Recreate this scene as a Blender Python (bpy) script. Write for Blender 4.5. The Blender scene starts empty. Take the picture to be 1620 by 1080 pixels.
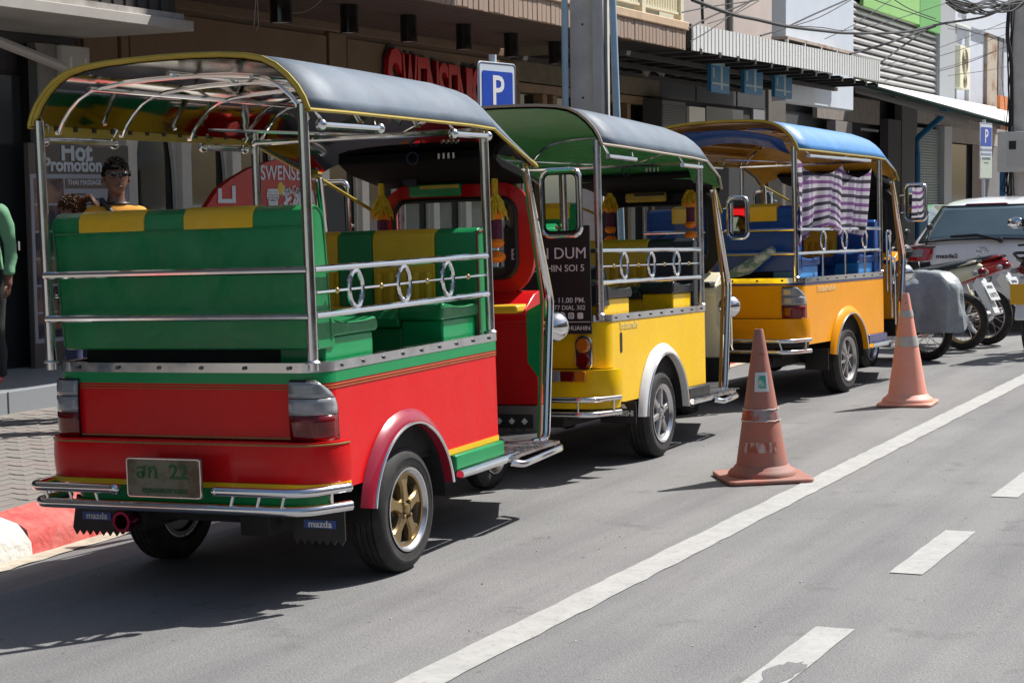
import bpy, math, random
from mathutils import Vector, Matrix
random.seed(7)
S = bpy.context.scene
COL = S.collection
R_ = math.radians

# ------------------------------------------------------------------ camera, sky, sun, exposure
CAM_H = 1.62
F_PX, CX, CY = 2788.0, 810.0, 540.0
CR = Matrix(((0.8929752, -0.0257239, 0.4493702), (0.44994695, 0.07754405, -0.88968234), (-0.01195988, 0.99665701, 0.0808193)))
cam_d = bpy.data.cameras.new('camera')
cam_d.sensor_width = 36.0
cam_d.lens = F_PX / 1620.0 * 36.0
cam_d.clip_start = 0.1
cam_d.clip_end = 2000.0
cam_o = bpy.data.objects.new('camera', cam_d)
cam_o.matrix_world = Matrix.Translation((0, 0, CAM_H)) @ CR.to_4x4()
COL.objects.link(cam_o)
S.camera = cam_o

SUN_EL = R_(51.8)
SUN_AZ = math.atan2(0.39, 0.60)          # from +Y towards +X
W = bpy.data.worlds.new("World")
S.world = W
W.use_nodes = True
wn = W.node_tree.nodes
wn.clear()
sky = wn.new('ShaderNodeTexSky')
sky.sky_type = 'NISHITA'
sky.sun_disc = False
sky.sun_elevation = SUN_EL
sky.sun_rotation = SUN_AZ
sky.air_density = 1.2
sky.dust_density = 2.0
bg = wn.new('ShaderNodeBackground')
bg.inputs['Strength'].default_value = 0.072
wo = wn.new('ShaderNodeOutputWorld')
W.node_tree.links.new(sky.outputs[0], bg.inputs[0])
W.node_tree.links.new(bg.outputs[0], wo.inputs[0])
sd = bpy.data.lights.new('sun', 'SUN')
sd.energy = 5.0
sd.angle = R_(0.55)
sd.color = (1.0, 0.965, 0.92)
so = bpy.data.objects.new('sun', sd)
sdir = Vector((math.cos(SUN_EL) * math.sin(SUN_AZ), math.cos(SUN_EL) * math.cos(SUN_AZ), math.sin(SUN_EL)))
so.rotation_euler = sdir.to_track_quat('Z', 'Y').to_euler()
so.location = sdir * 60
COL.objects.link(so)
S.view_settings.view_transform = 'Standard'
S.view_settings.look = 'None'
S.view_settings.gamma = 1.0
S.view_settings.exposure = 0.45
S.view_settings.use_curve_mapping = False

# ------------------------------------------------------------------ helpers
CAMB = 0.024
def zg(x):
    if x < -5.6: return CAMB * x - (-5.6 - x) * .16      # road falls to the gutter
    return CAMB * x if x < 1.5 else (CAMB * 1.5 - CAMB * (x - 1.5))
def ray(px, py):
    return CR @ Vector((px - CX, CY - py, -F_PX)).normalized()
def atX(px, py, X):
    r = ray(px, py); t = X / r.x
    return Vector((0, 0, CAM_H)) + r * t
def atZ(px, py, Z):
    r = ray(px, py); t = (Z - CAM_H) / r.z
    return Vector((0, 0, CAM_H)) + r * t
def atG(px, py):
    r = ray(px, py); n = Vector((-CAMB, 0, 1)); t = -CAM_H / r.dot(n)
    return Vector((0, 0, CAM_H)) + r * t

def mat(name, col, rough=0.5, metal=0.0, coat=0.0, var=0.0, vs=6.0, bump=0.0, bs=40.0, spec=0.5, col2=None, stretch=(1, 1, 1), coords='Object', trans=0.0, rvar=0.0, thr=None, bdist=0.004, bdet=4, dirt=0.0, dcol=(.33, .29, .24)):
    m = bpy.data.materials.get(name)
    if m: return m
    m = bpy.data.materials.new(name); m.use_nodes = True
    nt = m.node_tree; N = nt.nodes; Lk = nt.links
    b = N['Principled BSDF']
    c4 = (*col, 1)
    b.inputs['Base Color'].default_value = c4
    b.inputs['Roughness'].default_value = rough
    b.inputs['Metallic'].default_value = metal
    b.inputs['Coat Weight'].default_value = coat
    b.inputs['Coat Roughness'].default_value = 0.06
    b.inputs['Specular IOR Level'].default_value = spec
    b.inputs['Transmission Weight'].default_value = trans
    m.diffuse_color = c4
    if var or col2 or bump or rvar:
        tc = N.new('ShaderNodeTexCoord'); mp = N.new('ShaderNodeMapping')
        mp.inputs['Scale'].default_value = stretch
        Lk.new(tc.outputs[coords], mp.inputs[0])
    if var or col2:
        nz = N.new('ShaderNodeTexNoise'); nz.inputs['Scale'].default_value = vs; nz.inputs['Detail'].default_value = 8; nz.inputs['Roughness'].default_value = 0.62
        Lk.new(mp.outputs[0], nz.inputs['Vector'])
        rp = N.new('ShaderNodeValToRGB')
        lo, hi = thr or (0.3, 0.7)
        rp.color_ramp.elements[0].position = lo; rp.color_ramp.elements[1].position = hi
        a = [max(0, c * (1 - var)) for c in col]; d = col2 if col2 else [min(1, c * (1 + var)) for c in col]
        rp.color_ramp.elements[0].color = (*a, 1); rp.color_ramp.elements[1].color = (*d, 1)
        Lk.new(nz.outputs['Fac'], rp.inputs[0]); Lk.new(rp.outputs[0], b.inputs['Base Color'])
    if dirt:
        tc2 = N.new('ShaderNodeTexCoord'); nd = N.new('ShaderNodeTexNoise'); nd.inputs['Scale'].default_value = 2.3; nd.inputs['Detail'].default_value = 10; nd.inputs['Roughness'].default_value = .72
        Lk.new(tc2.outputs['Object'], nd.inputs['Vector'])
        rd = N.new('ShaderNodeMapRange'); rd.inputs['From Min'].default_value = .46; rd.inputs['From Max'].default_value = .74; rd.inputs['To Max'].default_value = dirt
        Lk.new(nd.outputs['Fac'], rd.inputs['Value'])
        md = N.new('ShaderNodeMix'); md.data_type = 'RGBA'; Lk.new(rd.outputs[0], md.inputs[0])
        bc = b.inputs['Base Color']
        if bc.is_linked: Lk.new(bc.links[0].from_socket, md.inputs[6])
        else: md.inputs[6].default_value = c4
        md.inputs[7].default_value = (*dcol, 1); Lk.new(md.outputs[2], bc)
    if rvar:
        n3 = N.new('ShaderNodeTexNoise'); n3.inputs['Scale'].default_value = 9; n3.inputs['Detail'].default_value = 5
        Lk.new(mp.outputs[0], n3.inputs['Vector'])
        mr = N.new('ShaderNodeMapRange'); mr.inputs['To Min'].default_value = max(0.02, rough - rvar); mr.inputs['To Max'].default_value = rough + rvar
        mr.inputs['From Min'].default_value = 0.3; mr.inputs['From Max'].default_value = 0.7
        Lk.new(n3.outputs['Fac'], mr.inputs['Value']); Lk.new(mr.outputs[0], b.inputs['Roughness'])
    if bump:
        n2 = N.new('ShaderNodeTexNoise'); n2.inputs['Scale'].default_value = bs; n2.inputs['Detail'].default_value = bdet
        Lk.new(mp.outputs[0], n2.inputs['Vector'])
        bp = N.new('ShaderNodeBump'); bp.inputs['Strength'].default_value = bump; bp.inputs['Distance'].default_value = bdist
        Lk.new(n2.outputs['Fac'], bp.inputs['Height']); Lk.new(bp.outputs[0], b.inputs['Normal'])
    return m

def glass(name, tint=(0.75, 0.8, 0.8), alpha=0.25, rough=0.02):
    m = bpy.data.materials.get(name)
    if m: return m
    m = bpy.data.materials.new(name); m.use_nodes = True
    nt = m.node_tree; N = nt.nodes; N.remove(N['Principled BSDF'])
    out = N['Material Output']
    t = N.new('ShaderNodeBsdfTransparent'); t.inputs[0].default_value = (*tint, 1)
    g = N.new('ShaderNodeBsdfGlossy'); g.inputs['Roughness'].default_value = rough
    fr = N.new('ShaderNodeLayerWeight'); fr.inputs['Blend'].default_value = alpha
    mx = N.new('ShaderNodeMixShader')
    nt.links.new(fr.outputs['Fresnel'], mx.inputs[0]); nt.links.new(t.outputs[0], mx.inputs[1]); nt.links.new(g.outputs[0], mx.inputs[2])
    nt.links.new(mx.outputs[0], out.inputs[0])
    return m

def fillet(pts, r, n=5, closed=False):
    P = [Vector(p) for p in pts]; out = []
    rng = range(len(P))
    for i in rng:
        if not closed and i in (0, len(P) - 1): out.append(P[i]); continue
        a, b, c = P[i - 1], P[i], P[(i + 1) % len(P)]
        d1 = (a - b); d2 = (c - b); rr = min(r, d1.length * .48, d2.length * .48)
        p0 = b + d1.normalized() * rr; p1 = b + d2.normalized() * rr
        for k in range(n + 1):
            t = k / n
            out.append((1 - t) ** 2 * p0 + 2 * t * (1 - t) * b + t * t * p1)
    return out

class MB:
    def __init__(s): s.v = []; s.f = []
    def add(s, vs, fs, M=None):
        o = len(s.v)
        s.v += [tuple((M @ Vector(v)) if M else v) for v in vs]
        s.f += [tuple(i + o for i in f) for f in fs]
        return s
    def box(s, c, d, R=None):
        h = [x / 2 for x in d]
        vs = [(sx * h[0], sy * h[1], sz * h[2]) for sx in (-1, 1) for sy in (-1, 1) for sz in (-1, 1)]
        fs = [(0, 1, 3, 2), (4, 6, 7, 5), (0, 4, 5, 1), (2, 3, 7, 6), (0, 2, 6, 4), (1, 5, 7, 3)]
        M = Matrix.Translation(c) @ (R.to_4x4() if R else Matrix.Identity(4))
        return s.add(vs, fs, M)
    def bx(s, x0, x1, y0, y1, z0, z1):
        return s.box(((x0 + x1) / 2, (y0 + y1) / 2, (z0 + z1) / 2), (abs(x1 - x0), abs(y1 - y0), abs(z1 - z0)))
    def tube(s, pts, r, n=10, closed=False, r2=None):
        P = [Vector(p) for p in pts]; m = len(P)
        if m < 2: return s
        T = []
        for i in range(m):
            if closed: t = P[(i + 1) % m] - P[i - 1]
            else: t = P[min(i + 1, m - 1)] - P[max(i - 1, 0)]
            T.append(t.normalized() if t.length > 1e-9 else Vector((0, 0, 1)))
        up = Vector((0, 0, 1)) if abs(T[0].z) < .9 else Vector((1, 0, 0))
        u = T[0].cross(up).normalized()
        vs = []
        for i in range(m):
            u = (u - T[i] * u.dot(T[i])).normalized(); w = T[i].cross(u)
            ri = r if r2 is None else r + (r2 - r) * i / (m - 1)
            if callable(r): ri = r(i / (m - 1))
            for k in range(n):
                a = 2 * math.pi * k / n
                vs.append(P[i] + (u * math.cos(a) + w * math.sin(a)) * ri)
        fs = []
        for i in range(m if closed else m - 1):
            j = (i + 1) % m
            for k in range(n):
                l = (k + 1) % n
                fs.append((i * n + k, i * n + l, j * n + l, j * n + k))
        if not closed:
            fs.append(tuple(range(n))[::-1]); fs.append(tuple((m - 1) * n + k for k in range(n)))
        return s.add(vs, fs)
    def lathe(s, prof, n=24, M=None, closed=False):
        # prof: (r, h) about local Z
        vs = []; fs = []
        for (r, h) in prof:
            for k in range(n):
                a = 2 * math.pi * k / n
                vs.append((r * math.cos(a), r * math.sin(a), h))
        m = len(prof)
        for i in range(m - 1 + (1 if closed else 0)):
            j = (i + 1) % m
            for k in range(n):
                l = (k + 1) % n
                fs.append((i * n + k, i * n + l, j * n + l, j * n + k))
        if not closed:
            if prof[0][0] > 1e-6: fs.append(tuple(range(n))[::-1])
            if prof[-1][0] > 1e-6: fs.append(tuple((m - 1) * n + k for k in range(n)))
        return s.add(vs, fs, M)
    def prism(s, poly, ax, a, b):
        # poly 2D in the two other axes (x: (y,z), y: (x,z), z: (x,y))
        def P(p, t):
            if ax == 'x': return (t, p[0], p[1])
            if ax == 'y': return (p[0], t, p[1])
            return (p[0], p[1], t)
        n = len(poly)
        vs = [P(p, a) for p in poly] + [P(p, b) for p in poly]
        fs = [tuple(range(n))[::-1], tuple(range(n, 2 * n))] + [(i, (i + 1) % n, (i + 1) % n + n, i + n) for i in range(n)]
        return s.add(vs, fs)
    def grid(s, P, closed_u=False):
        m = len(P); n = len(P[0]); vs = [p for row in P for p in row]; fs = []
        for i in range(m if closed_u else m - 1):
            for j in range(n - 1):
                k = (i + 1) % m
                fs.append((i * n + j, i * n + j + 1, k * n + j + 1, k * n + j))
        return s.add(vs, fs)
    def sphere(s, c, r, n=12, sc=(1, 1, 1)):
        m = n // 2 + 1; vs = []; fs = []
        for i in range(m):
            th = math.pi * i / (m - 1)
            for k in range(n):
                a = 2 * math.pi * k / n
                vs.append((c[0] + r * sc[0] * math.sin(th) * math.cos(a), c[1] + r * sc[1] * math.sin(th) * math.sin(a), c[2] + r * sc[2] * math.cos(th)))
        for i in range(m - 1):
            for k in range(n):
                l = (k + 1) % n
                fs.append((i * n + k, i * n + l, (i + 1) * n + l, (i + 1) * n + k))
        return s.add(vs, fs)
    def mesh(s, name, m, smooth=35):
        import bmesh
        me = bpy.data.meshes.new(name)
        me.from_pydata([tuple(v) for v in s.v], [], s.f)
        bm = bmesh.new(); bm.from_mesh(me)
        bmesh.ops.remove_doubles(bm, verts=bm.verts, dist=1e-5)
        bmesh.ops.dissolve_degenerate(bm, edges=bm.edges, dist=1e-6)
        bmesh.ops.recalc_face_normals(bm, faces=bm.faces)
        bm.to_mesh(me); bm.free()
        me.materials.append(m)
        if smooth:
            me.polygons.foreach_set('use_smooth', [True] * len(me.polygons))
            me.set_sharp_from_angle(angle=R_(smooth))
        me.update()
        return me
    def build(s, name, m, parent=None, smooth=35, bevel=0.0, seg=2, loc=None, label=None, solid=0.0):
        o = bpy.data.objects.new(name, s.mesh(name, m, smooth))
        COL.objects.link(o)
        if parent is not None: o.parent = parent
        if loc: o.location = loc
        if solid:
            sm = o.modifiers.new('solid', 'SOLIDIFY'); sm.thickness = solid; sm.offset = 0
        if bevel:
            bv = o.modifiers.new('bevel', 'BEVEL'); bv.width = bevel; bv.segments = seg; bv.limit_method = 'ANGLE'; bv.angle_limit = R_(40)
            bv.harden_normals = False
        if label: o['label'] = label
        return o

def tag(o, label, cat, group=None, kind=None):
    if label: o['label'] = label
    if cat: o['category'] = cat
    if group: o['group'] = group
    if kind: o['kind'] = kind
    return o
def thing(name, label, cat, loc=(0, 0, 0), rz=0.0, group=None, M=None):
    o = bpy.data.objects.new(name, None); COL.objects.link(o); o.empty_display_size = .2
    if M is not None: o.matrix_world = M
    else:
        o.location = loc; o.rotation_euler = (0, 0, rz)
    return tag(o, label, cat, group)
def struct(o): o['kind'] = 'structure'; return o
def inst(src, name, parent, loc=None, rot=None, scale=None, m=None):
    o = bpy.data.objects.new(name, src.data); COL.objects.link(o); o.parent = parent
    for md in src.modifiers:
        n = o.modifiers.new(md.name, md.type)
        for a in ('width', 'segments', 'limit_method', 'angle_limit', 'thickness', 'offset'):
            if hasattr(md, a):
                try: setattr(n, a, getattr(md, a))
                except Exception: pass
    if loc is not None: o.location = loc
    if rot is not None: o.rotation_euler = rot
    if scale is not None: o.scale = scale
    if m:
        o.material_slots[0].link = 'OBJECT'; o.material_slots[0].material = m
    return o

def text(body, size, m, parent, M, name='lettering', ext=0.001, off=0.0, sx=1.0, align='CENTER', shear=0.0, sp=1.0):
    c = bpy.data.curves.new('t', 'FONT'); c.body = body; c.size = size; c.extrude = ext; c.offset = off
    c.align_x = align; c.align_y = 'CENTER'; c.shear = shear; c.space_character = sp; c.resolution_u = 3
    o = bpy.data.objects.new('t', c); COL.objects.link(o)
    dg = bpy.context.evaluated_depsgraph_get()
    me = bpy.data.meshes.new_from_object(o.evaluated_get(dg))
    bpy.data.objects.remove(o); bpy.data.curves.remove(c)
    me.name = name
    me.transform(Matrix.Diagonal((sx, 1, 1, 1)))
    me.transform(M)
    me.materials.clear(); me.materials.append(m)
    ob = bpy.data.objects.new(name, me); COL.objects.link(ob)
    if parent is not None: ob.parent = parent
    return ob
def facing(loc, xdir, up=(0, 0, 1)):
    x = Vector(xdir).normalized(); u = Vector(up); z = x.cross(u).normalized(); y = z.cross(x)
    M = Matrix((x, y, z)).transposed().to_4x4(); M.translation = Vector(loc)
    return M
def rrect(cx, cz, w, h, r, n=4):
    out = []
    for (sx, sz, a0) in ((1, 1, 0), (-1, 1, 90), (-1, -1, 180), (1, -1, 270)):
        for k in range(n + 1):
            a = R_(a0 + 90 * k / n)
            out.append((cx + sx * (w / 2 - r) + r * math.cos(a), cz + sz * (h / 2 - r) + r * math.sin(a)))
    return out

# ------------------------------------------------------------------ materials
chrome = mat('chrome', (0.78, 0.78, 0.79), .13, 1.0, rvar=.06, bump=.05, bs=30)
steel = mat('brushed_steel', (0.62, 0.62, 0.64), .28, 1.0, rvar=.1)
dsteel = mat('dark_steel', (0.16, 0.16, 0.165), .45, .8, var=.3)
rubber = mat('tyre_rubber', (0.018, 0.018, 0.019), .75, var=.35, vs=14, bump=.25, bs=60, col2=(0.045, 0.043, 0.04), thr=(.4, .85))
black = mat('black_plastic', (0.014, 0.014, 0.015), .45, rvar=.1)
blackgl = mat('black_gloss', (0.01, 0.01, 0.011), .12, coat=.5)
undr = mat('underbody_black', (0.016, 0.015, 0.014), .8, var=.4, vs=10)
red = mat('red_paint', (0.68, 0.006, 0.009), .26, coat=.08, var=.04, vs=3, rvar=.07, dirt=.05, bump=.04, bs=3, bdist=.02, bdet=1, spec=.22)
redsh = mat('red_interior_paint', (0.55, 0.008, 0.010), .3, coat=.15, spec=.3, var=.08)
maroon = mat('maroon_paint', (0.33, 0.012, 0.035), .25, coat=.8, var=.1)
green = mat('green_paint', (0.0, 0.25, 0.075), .3, coat=.3, spec=.3, var=.06)
gvin = mat('green_vinyl', (0.004, 0.20, 0.06), .36, var=.1, vs=4, bump=.4, bs=3.2, bdist=.035, bdet=4, dirt=.14, rvar=.1)
yvin = mat('yellow_vinyl', (0.76, 0.44, 0.012), .38, var=.07, vs=5, bump=.5, bs=4, bdist=.04, bdet=4, dirt=.16, rvar=.1)
kvin = mat('black_vinyl', (0.018, 0.022, 0.03), .36, var=.2, vs=5, bump=.12, bs=9, bdist=.015)
bvin = mat('blue_vinyl', (0.006, 0.07, 0.30), .38, var=.1, vs=5, bump=.15, bs=8, bdist=.015)
lbvin = mat('light_blue_vinyl', (0.03, 0.25, 0.62), .4, var=.08, vs=5)
ytrim = mat('yellow_trim', (0.44, 0.32, 0.035), .35, var=.15, vs=8)
yel2 = mat('bright_yellow_paint', (0.86, 0.53, 0.002), .28, coat=.1, spec=.25, dirt=.09, var=.04, vs=3, rvar=.04, bump=.03, bs=5, bdist=.02)
yel3 = mat('amber_yellow_paint', (0.88, 0.35, 0.002), .28, coat=.1, spec=.25, dirt=.09, var=.04, vs=3, rvar=.04, bump=.03, bs=5, bdist=.02)
ystripe = mat('yellow_stripe_paint', (0.85, 0.5, 0.01), .35)
gold = mat('gold_pinstripe', (0.28, 0.2, 0.06), .4, var=.2)
navy = mat('navy_paint', (0.03, 0.03, 0.14), .3, coat=.5)
whitep = mat('white_paint', (0.75, 0.76, 0.75), .3, coat=.6, var=.05)
cream = mat('cream_paint', (0.72, 0.68, 0.5), .4, var=.06)
roofblk = mat('black_roof_vinyl', (0.085, 0.12, 0.165), .60, dirt=.2, dcol=(.28, .30, .32), var=.25, vs=3, bump=.30, bs=4, bdist=.02, bdet=2, spec=.6, coat=.0, rvar=.05)  # blue in the base colour stands in for sky reflected on black vinyl
roofblk.node_tree.nodes['Principled BSDF'].inputs['Coat Roughness'].default_value = .48
roofblu = mat('blue_roof_vinyl', (0.04, 0.21, 0.50), .5, var=.15, vs=3, bump=.3, bs=5, bdist=.03, spec=.7)
clearl = mat('clear_lamp_plastic', (0.26, 0.27, 0.29), .12, coat=1, var=.18, vs=14, stretch=(1, 1, 4))
redl = mat('red_lamp_plastic', (0.15, 0.002, 0.004), .12, coat=.3, var=.35, vs=14, stretch=(1, 1, 3))
orangel = mat('amber_lamp_plastic', (0.5, 0.14, 0.01), .12, coat=1, var=.2)
mirror = mat('mirror_glass', (0.85, 0.87, 0.88), .02, 1.0)
ceilmir = mat('mirror_steel_ceiling', (0.55, 0.53, 0.51), .07, 1.0, bump=.35, bs=1.0, bdist=.06, bdet=0, stretch=(1.4, .5, 1), rvar=.03)
ceilgrn = mat('green_quilted_lining', (0.075, 0.34, 0.10), .45, var=.25, vs=18, stretch=(1, 6, 1), bump=.6, bs=9, bdist=.02)
slat = mat('varnished_yellow_slats', (0.55, 0.28, 0.03), .3, var=.2, vs=8)
goldrim = mat('gold_wheel_paint', (0.33, 0.235, 0.11), .35, .75, var=.15, rvar=.08)
silrim = mat('silver_wheel_paint', (0.48, 0.47, 0.46), .32, .8, var=.2, rvar=.08)
whitetxt = mat('white_lettering', (0.75, 0.75, 0.73), .5)
flow_o = mat('marigold_orange', (0.92, 0.22, 0.005), .7, var=.25, vs=60, bump=.8, bs=120)
flow_y = mat('yellow_ribbon', (0.68, 0.46, 0.02), .7, var=.3, vs=40)
flow_p = mat('purple_flowers', (0.10, 0.008, 0.05), .7, var=.6, vs=70, bump=.7, bs=120)
glassw = glass('windscreen_glass', (0.82, 0.86, 0.86), .28)
# ------------------------------------------------------------------ setting: ground, road, kerb, pavement
def asphalt():
    m = bpy.data.materials.new('asphalt'); m.use_nodes = True
    nt = m.node_tree; N = nt.nodes; L = nt.links; b = N['Principled BSDF']; b.inputs['Roughness'].default_value = .82
    tc = N.new('ShaderNodeTexCoord')
    def noise(scale, det, vec, rough=.6):
        n = N.new('ShaderNodeTexNoise'); n.inputs['Scale'].default_value = scale; n.inputs['Detail'].default_value = det; n.inputs['Roughness'].default_value = rough; L.new(vec, n.inputs['Vector']); return n.outputs['Fac']
    def ramp(src, p0, c0, p1, c1):
        r = N.new('ShaderNodeValToRGB'); r.color_ramp.elements[0].position = p0; r.color_ramp.elements[0].color = (*c0, 1); r.color_ramp.elements[1].position = p1; r.color_ramp.elements[1].color = (*c1, 1); L.new(src, r.inputs[0]); return r.outputs[0]
    def mul(a, b_, f=1.0):
        x = N.new('ShaderNodeMix'); x.data_type = 'RGBA'; x.blend_type = 'MULTIPLY'; x.inputs[0].default_value = f; L.new(a, x.inputs[6]); L.new(b_, x.inputs[7]); return x.outputs[2]
    ob = tc.outputs['Object']
    mp = N.new('ShaderNodeMapping'); mp.inputs['Scale'].default_value = (1.6, .10, 1); L.new(ob, mp.inputs[0])
    base = ramp(noise(.9, 6, ob), .3, (.205, .204, .203), .7, (.248, .246, .243))
    streak = ramp(noise(1.6, 4, mp.outputs[0]), .34, (.78, .78, .79), .60, (1.03, 1.03, 1.02))
    fine = ramp(noise(160, 3, ob, .7), .30, (.72, .72, .73), .68, (1.14, 1.14, 1.13))
    vor = N.new('ShaderNodeTexVoronoi'); vor.inputs['Scale'].default_value = 95; L.new(ob, vor.inputs['Vector'])
    vr = ramp(vor.outputs['Distance'], .05, (1.12, 1.12, 1.1), .6, (.90, .90, .91))
    spots = ramp(noise(2.7, 6, ob, .65), .60, (1, 1, 1), .72, (.70, .69, .68))
    sp2 = ramp(noise(22, 3, ob, .55), .70, (1, 1, 1), .74, (.45, .44, .43))
    c = mul(mul(mul(mul(mul(base, streak), fine), vr), spots), sp2)
    L.new(c, b.inputs['Base Color'])
    bp = N.new('ShaderNodeBump'); bp.inputs['Strength'].default_value = .55; bp.inputs['Distance'].default_value = .004
    ad = N.new('ShaderNodeMath'); ad.operation = 'ADD'; L.new(noise(210, 2, ob), ad.inputs[0]); L.new(vor.outputs['Distance'], ad.inputs[1]); L.new(ad.outputs[0], bp.inputs['Height']); L.new(bp.outputs[0], b.inputs['Normal'])
    return m
asph = asphalt()
def linepaint():
    m = mat('worn_road_paint', (.36, .36, .345), .7, var=.0, col2=(.44, .44, .42), vs=9)
    nt = m.node_tree; N = nt.nodes; L = nt.links; b = N['Principled BSDF']
    src = b.inputs['Base Color'].links[0].from_socket
    tc = N.new('ShaderNodeTexCoord'); n = N.new('ShaderNodeTexNoise'); n.inputs['Scale'].default_value = 34; n.inputs['Detail'].default_value = 9; n.inputs['Roughness'].default_value = .75; L.new(tc.outputs['Object'], n.inputs['Vector'])
    r = N.new('ShaderNodeValToRGB'); r.color_ramp.elements[0].position = .52; r.color_ramp.elements[1].position = .70; L.new(n.outputs['Fac'], r.inputs[0])
    mx = N.new('ShaderNodeMix'); mx.data_type = 'RGBA'; L.new(r.outputs[0], mx.inputs[0]); L.new(src, mx.inputs[6]); mx.inputs[7].default_value = (.25, .25, .245, 1); L.new(mx.outputs[2], b.inputs['Base Color'])
    bp = N.new('ShaderNodeBump'); bp.inputs['Strength'].default_value = .3; bp.inputs['Distance'].default_value = .003; L.new(n.outputs['Fac'], bp.inputs['Height']); L.new(bp.outputs[0], b.inputs['Normal'])
    return m
rpaint = linepaint()
earth = mat('ground_earth', (.2, .19, .17), .9, var=.2)
struct(MB().bx(-700, 700, -700, 700, -.9, -.8).build('ground', earth, smooth=0))
g = [[(x, y, zg(x)) for x in (-7.3, -5.6, -4, -1, 1.5, 4, 8, 11)] for y in (-25, 0, 10, 30, 60, 160)]
struct(MB().grid(g).build('road', asph, smooth=0))
def strip(x0, x1, y0, y1, dz, name, m, wob=.006, step=.12, holes=None):
    n = max(2, int((y1 - y0) / step)); g = []
    for k in range(n + 1):
        y = y0 + (y1 - y0) * k / n
        a = x0 + random.uniform(-wob, wob); b_ = x1 + random.uniform(-wob, wob)
        g.append([(a, y, zg(a) + dz), ((a + b_) / 2, y, zg((a + b_) / 2) + dz), (b_, y, zg(b_) + dz)])
    return MB().grid(g).build(name, m, smooth=0)
struct(strip(-3.125, -2.955, -2, 60, .004, 'edge_line', rpaint))
for k in range(-3, 22):
    y1 = 6.52 + 2.155 * k
    struct(strip(-1.985, -1.835, y1 - 1.08, y1, .004, 'lane_dash', rpaint, .003))
# asphalt patch that has worn through the nearest dash
pc = []
random.seed(5)
for k in range(22):
    a = 2 * math.pi * k / 22; rx = .058 * (1 + random.uniform(-.3, .25)); ry = .16 * (1 + random.uniform(-.3, .2))
    x = -1.898 + rx * math.cos(a); pc.append((x, 5.83 + ry * math.sin(a) + .35 * (x + 1.898), zg(x) + .0055))
struct(MB().add(pc, [tuple(range(22))]).build('worn_patch', asph, smooth=0))
tarm = mat('tar_seal', (.075, .075, .078), .75, var=.3, vs=30)
def crack(pts, w, nm='tar_crack'):
    g = []
    for i, (x, y) in enumerate(pts):
        ww = w * random.uniform(.5, 1.2); g.append([(x, y - ww, zg(x) + .003), (x, y + ww, zg(x) + .003)])
    o = MB().grid(g).build(nm, tarm, smooth=0); struct(o)
random.seed(12)
gv = mat('scattered_grit', (.10, .095, .09), .9); gv2 = mat('pale_grit', (.55, .52, .48), .9)
for m_, n_, nm in ((gv, 60, 'road_grit'), (gv2, 60, 'road_litter')):
    b_ = MB()
    for k in range(n_):
        x = random.uniform(-5.6, -.3); y = random.uniform(4.5, 13); s_ = random.uniform(.002, .006)
        b_.box((x, y, zg(x) + s_ * .3), (s_, s_ * random.uniform(.6, 2), s_ * .7), Matrix.Rotation(random.uniform(0, 3), 3, 'Z'))
    o = b_.build(nm, m_, smooth=0); tag(o, 'loose dark grit lying on the asphalt' if m_ is gv else 'pale specks of litter lying on the asphalt', 'grit', kind='stuff')
random.seed(7)
KERB = [(-5.95, 3.3), (-6.28, 5.4), (-6.51, 6.9), (-6.67, 7.9), (-6.84, 9.1), (-6.95, 10.4), (-7.0, 12), (-7.0, 40), (-7.0, 90)]
def zp(x): return -.11 + max(0, min(1, (-x - 6.9) / 2.75)) * .11
def kx(y):
    for (a, b_) in zip(KERB[:-1], KERB[1:]):
        if a[1] <= y <= b_[1]: return a[0] + (b_[0] - a[0]) * (y - a[1]) / (b_[1] - a[1])
    return KERB[-1][0] if y > 90 else KERB[0][0] + (3.3 - y) * .16
ys = [-8 + .5 * k for k in range(0, 60)] + [22 + 4 * k for k in range(18)]
conc = mat('gutter_concrete', (.42, .37, .29), .85, var=.25, vs=14, bump=.5, bs=50)
g = [[(kx(y) + random.uniform(-.012, .012), y, zg(kx(y)) + .006), (kx(y) - .13, y, zg(kx(y)) + .008), (kx(y) - .35, y, zg(kx(y)) - .03)] for y in [-8 + .1 * k for k in range(300)] + ys[60:]]
struct(MB().grid(g).build('gutter', conc, smooth=0))
kred = mat('red_kerb_paint', (.46, .035, .035), .75, col2=(.56, .12, .10), vs=9, dirt=.5, bump=1.0, bs=16, bdist=.02)
kwht = mat('white_kerb_paint', (.66, .65, .61), .75, col2=(.52, .50, .45), vs=9, dirt=.5, bump=1.0, bs=16, bdist=.02)
kerb = thing('kerb', 'painted kerb stones in alternating red and white', 'kerb')
y = -5.62; kk = 0
while y < 60:
    L_ = 1.0
    y0, y1 = y + .004, y + L_ - .004
    rows = []
    nn = 6
    for q in range(nn + 1):
        yy = y0 + (y1 - y0) * q / nn; x0 = kx(yy); zb = zg(x0) - .03
        j = lambda s_=.011: random.uniform(-s_, s_)
        rows.append([(x0 - .115 + j(), yy, zb), (x0 - .135 + j(), yy, zb + .10 + j()), (x0 - .165 + j(), yy, zb + .165 + j()), (x0 - .22 + j(), yy, zb + .205 + j(.004)), (x0 - .40, yy, zp(x0 - .40) + .006), (x0 - .44, yy, -.25)])
    b_ = MB().grid(rows); b_.f.append(tuple(range(6))[::-1]); b_.f.append(tuple(range(nn * 6, nn * 6 + 6)))
    b_.build('kerb_stone', kwht if (kk % 2 == 0) else kred, kerb, smooth=50)
    y += L_; kk += 1
XF = -11.0                      # shop fronts
XP = -9.65                      # platform edge
pav = mat('pavement_paver', (.24, .22, .20), .85, var=.22, vs=3, bump=.4, bs=60)
pavr = mat('pavement_paver_warm', (.25, .215, .195), .85, var=.2, vs=3, bump=.4, bs=60)
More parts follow.
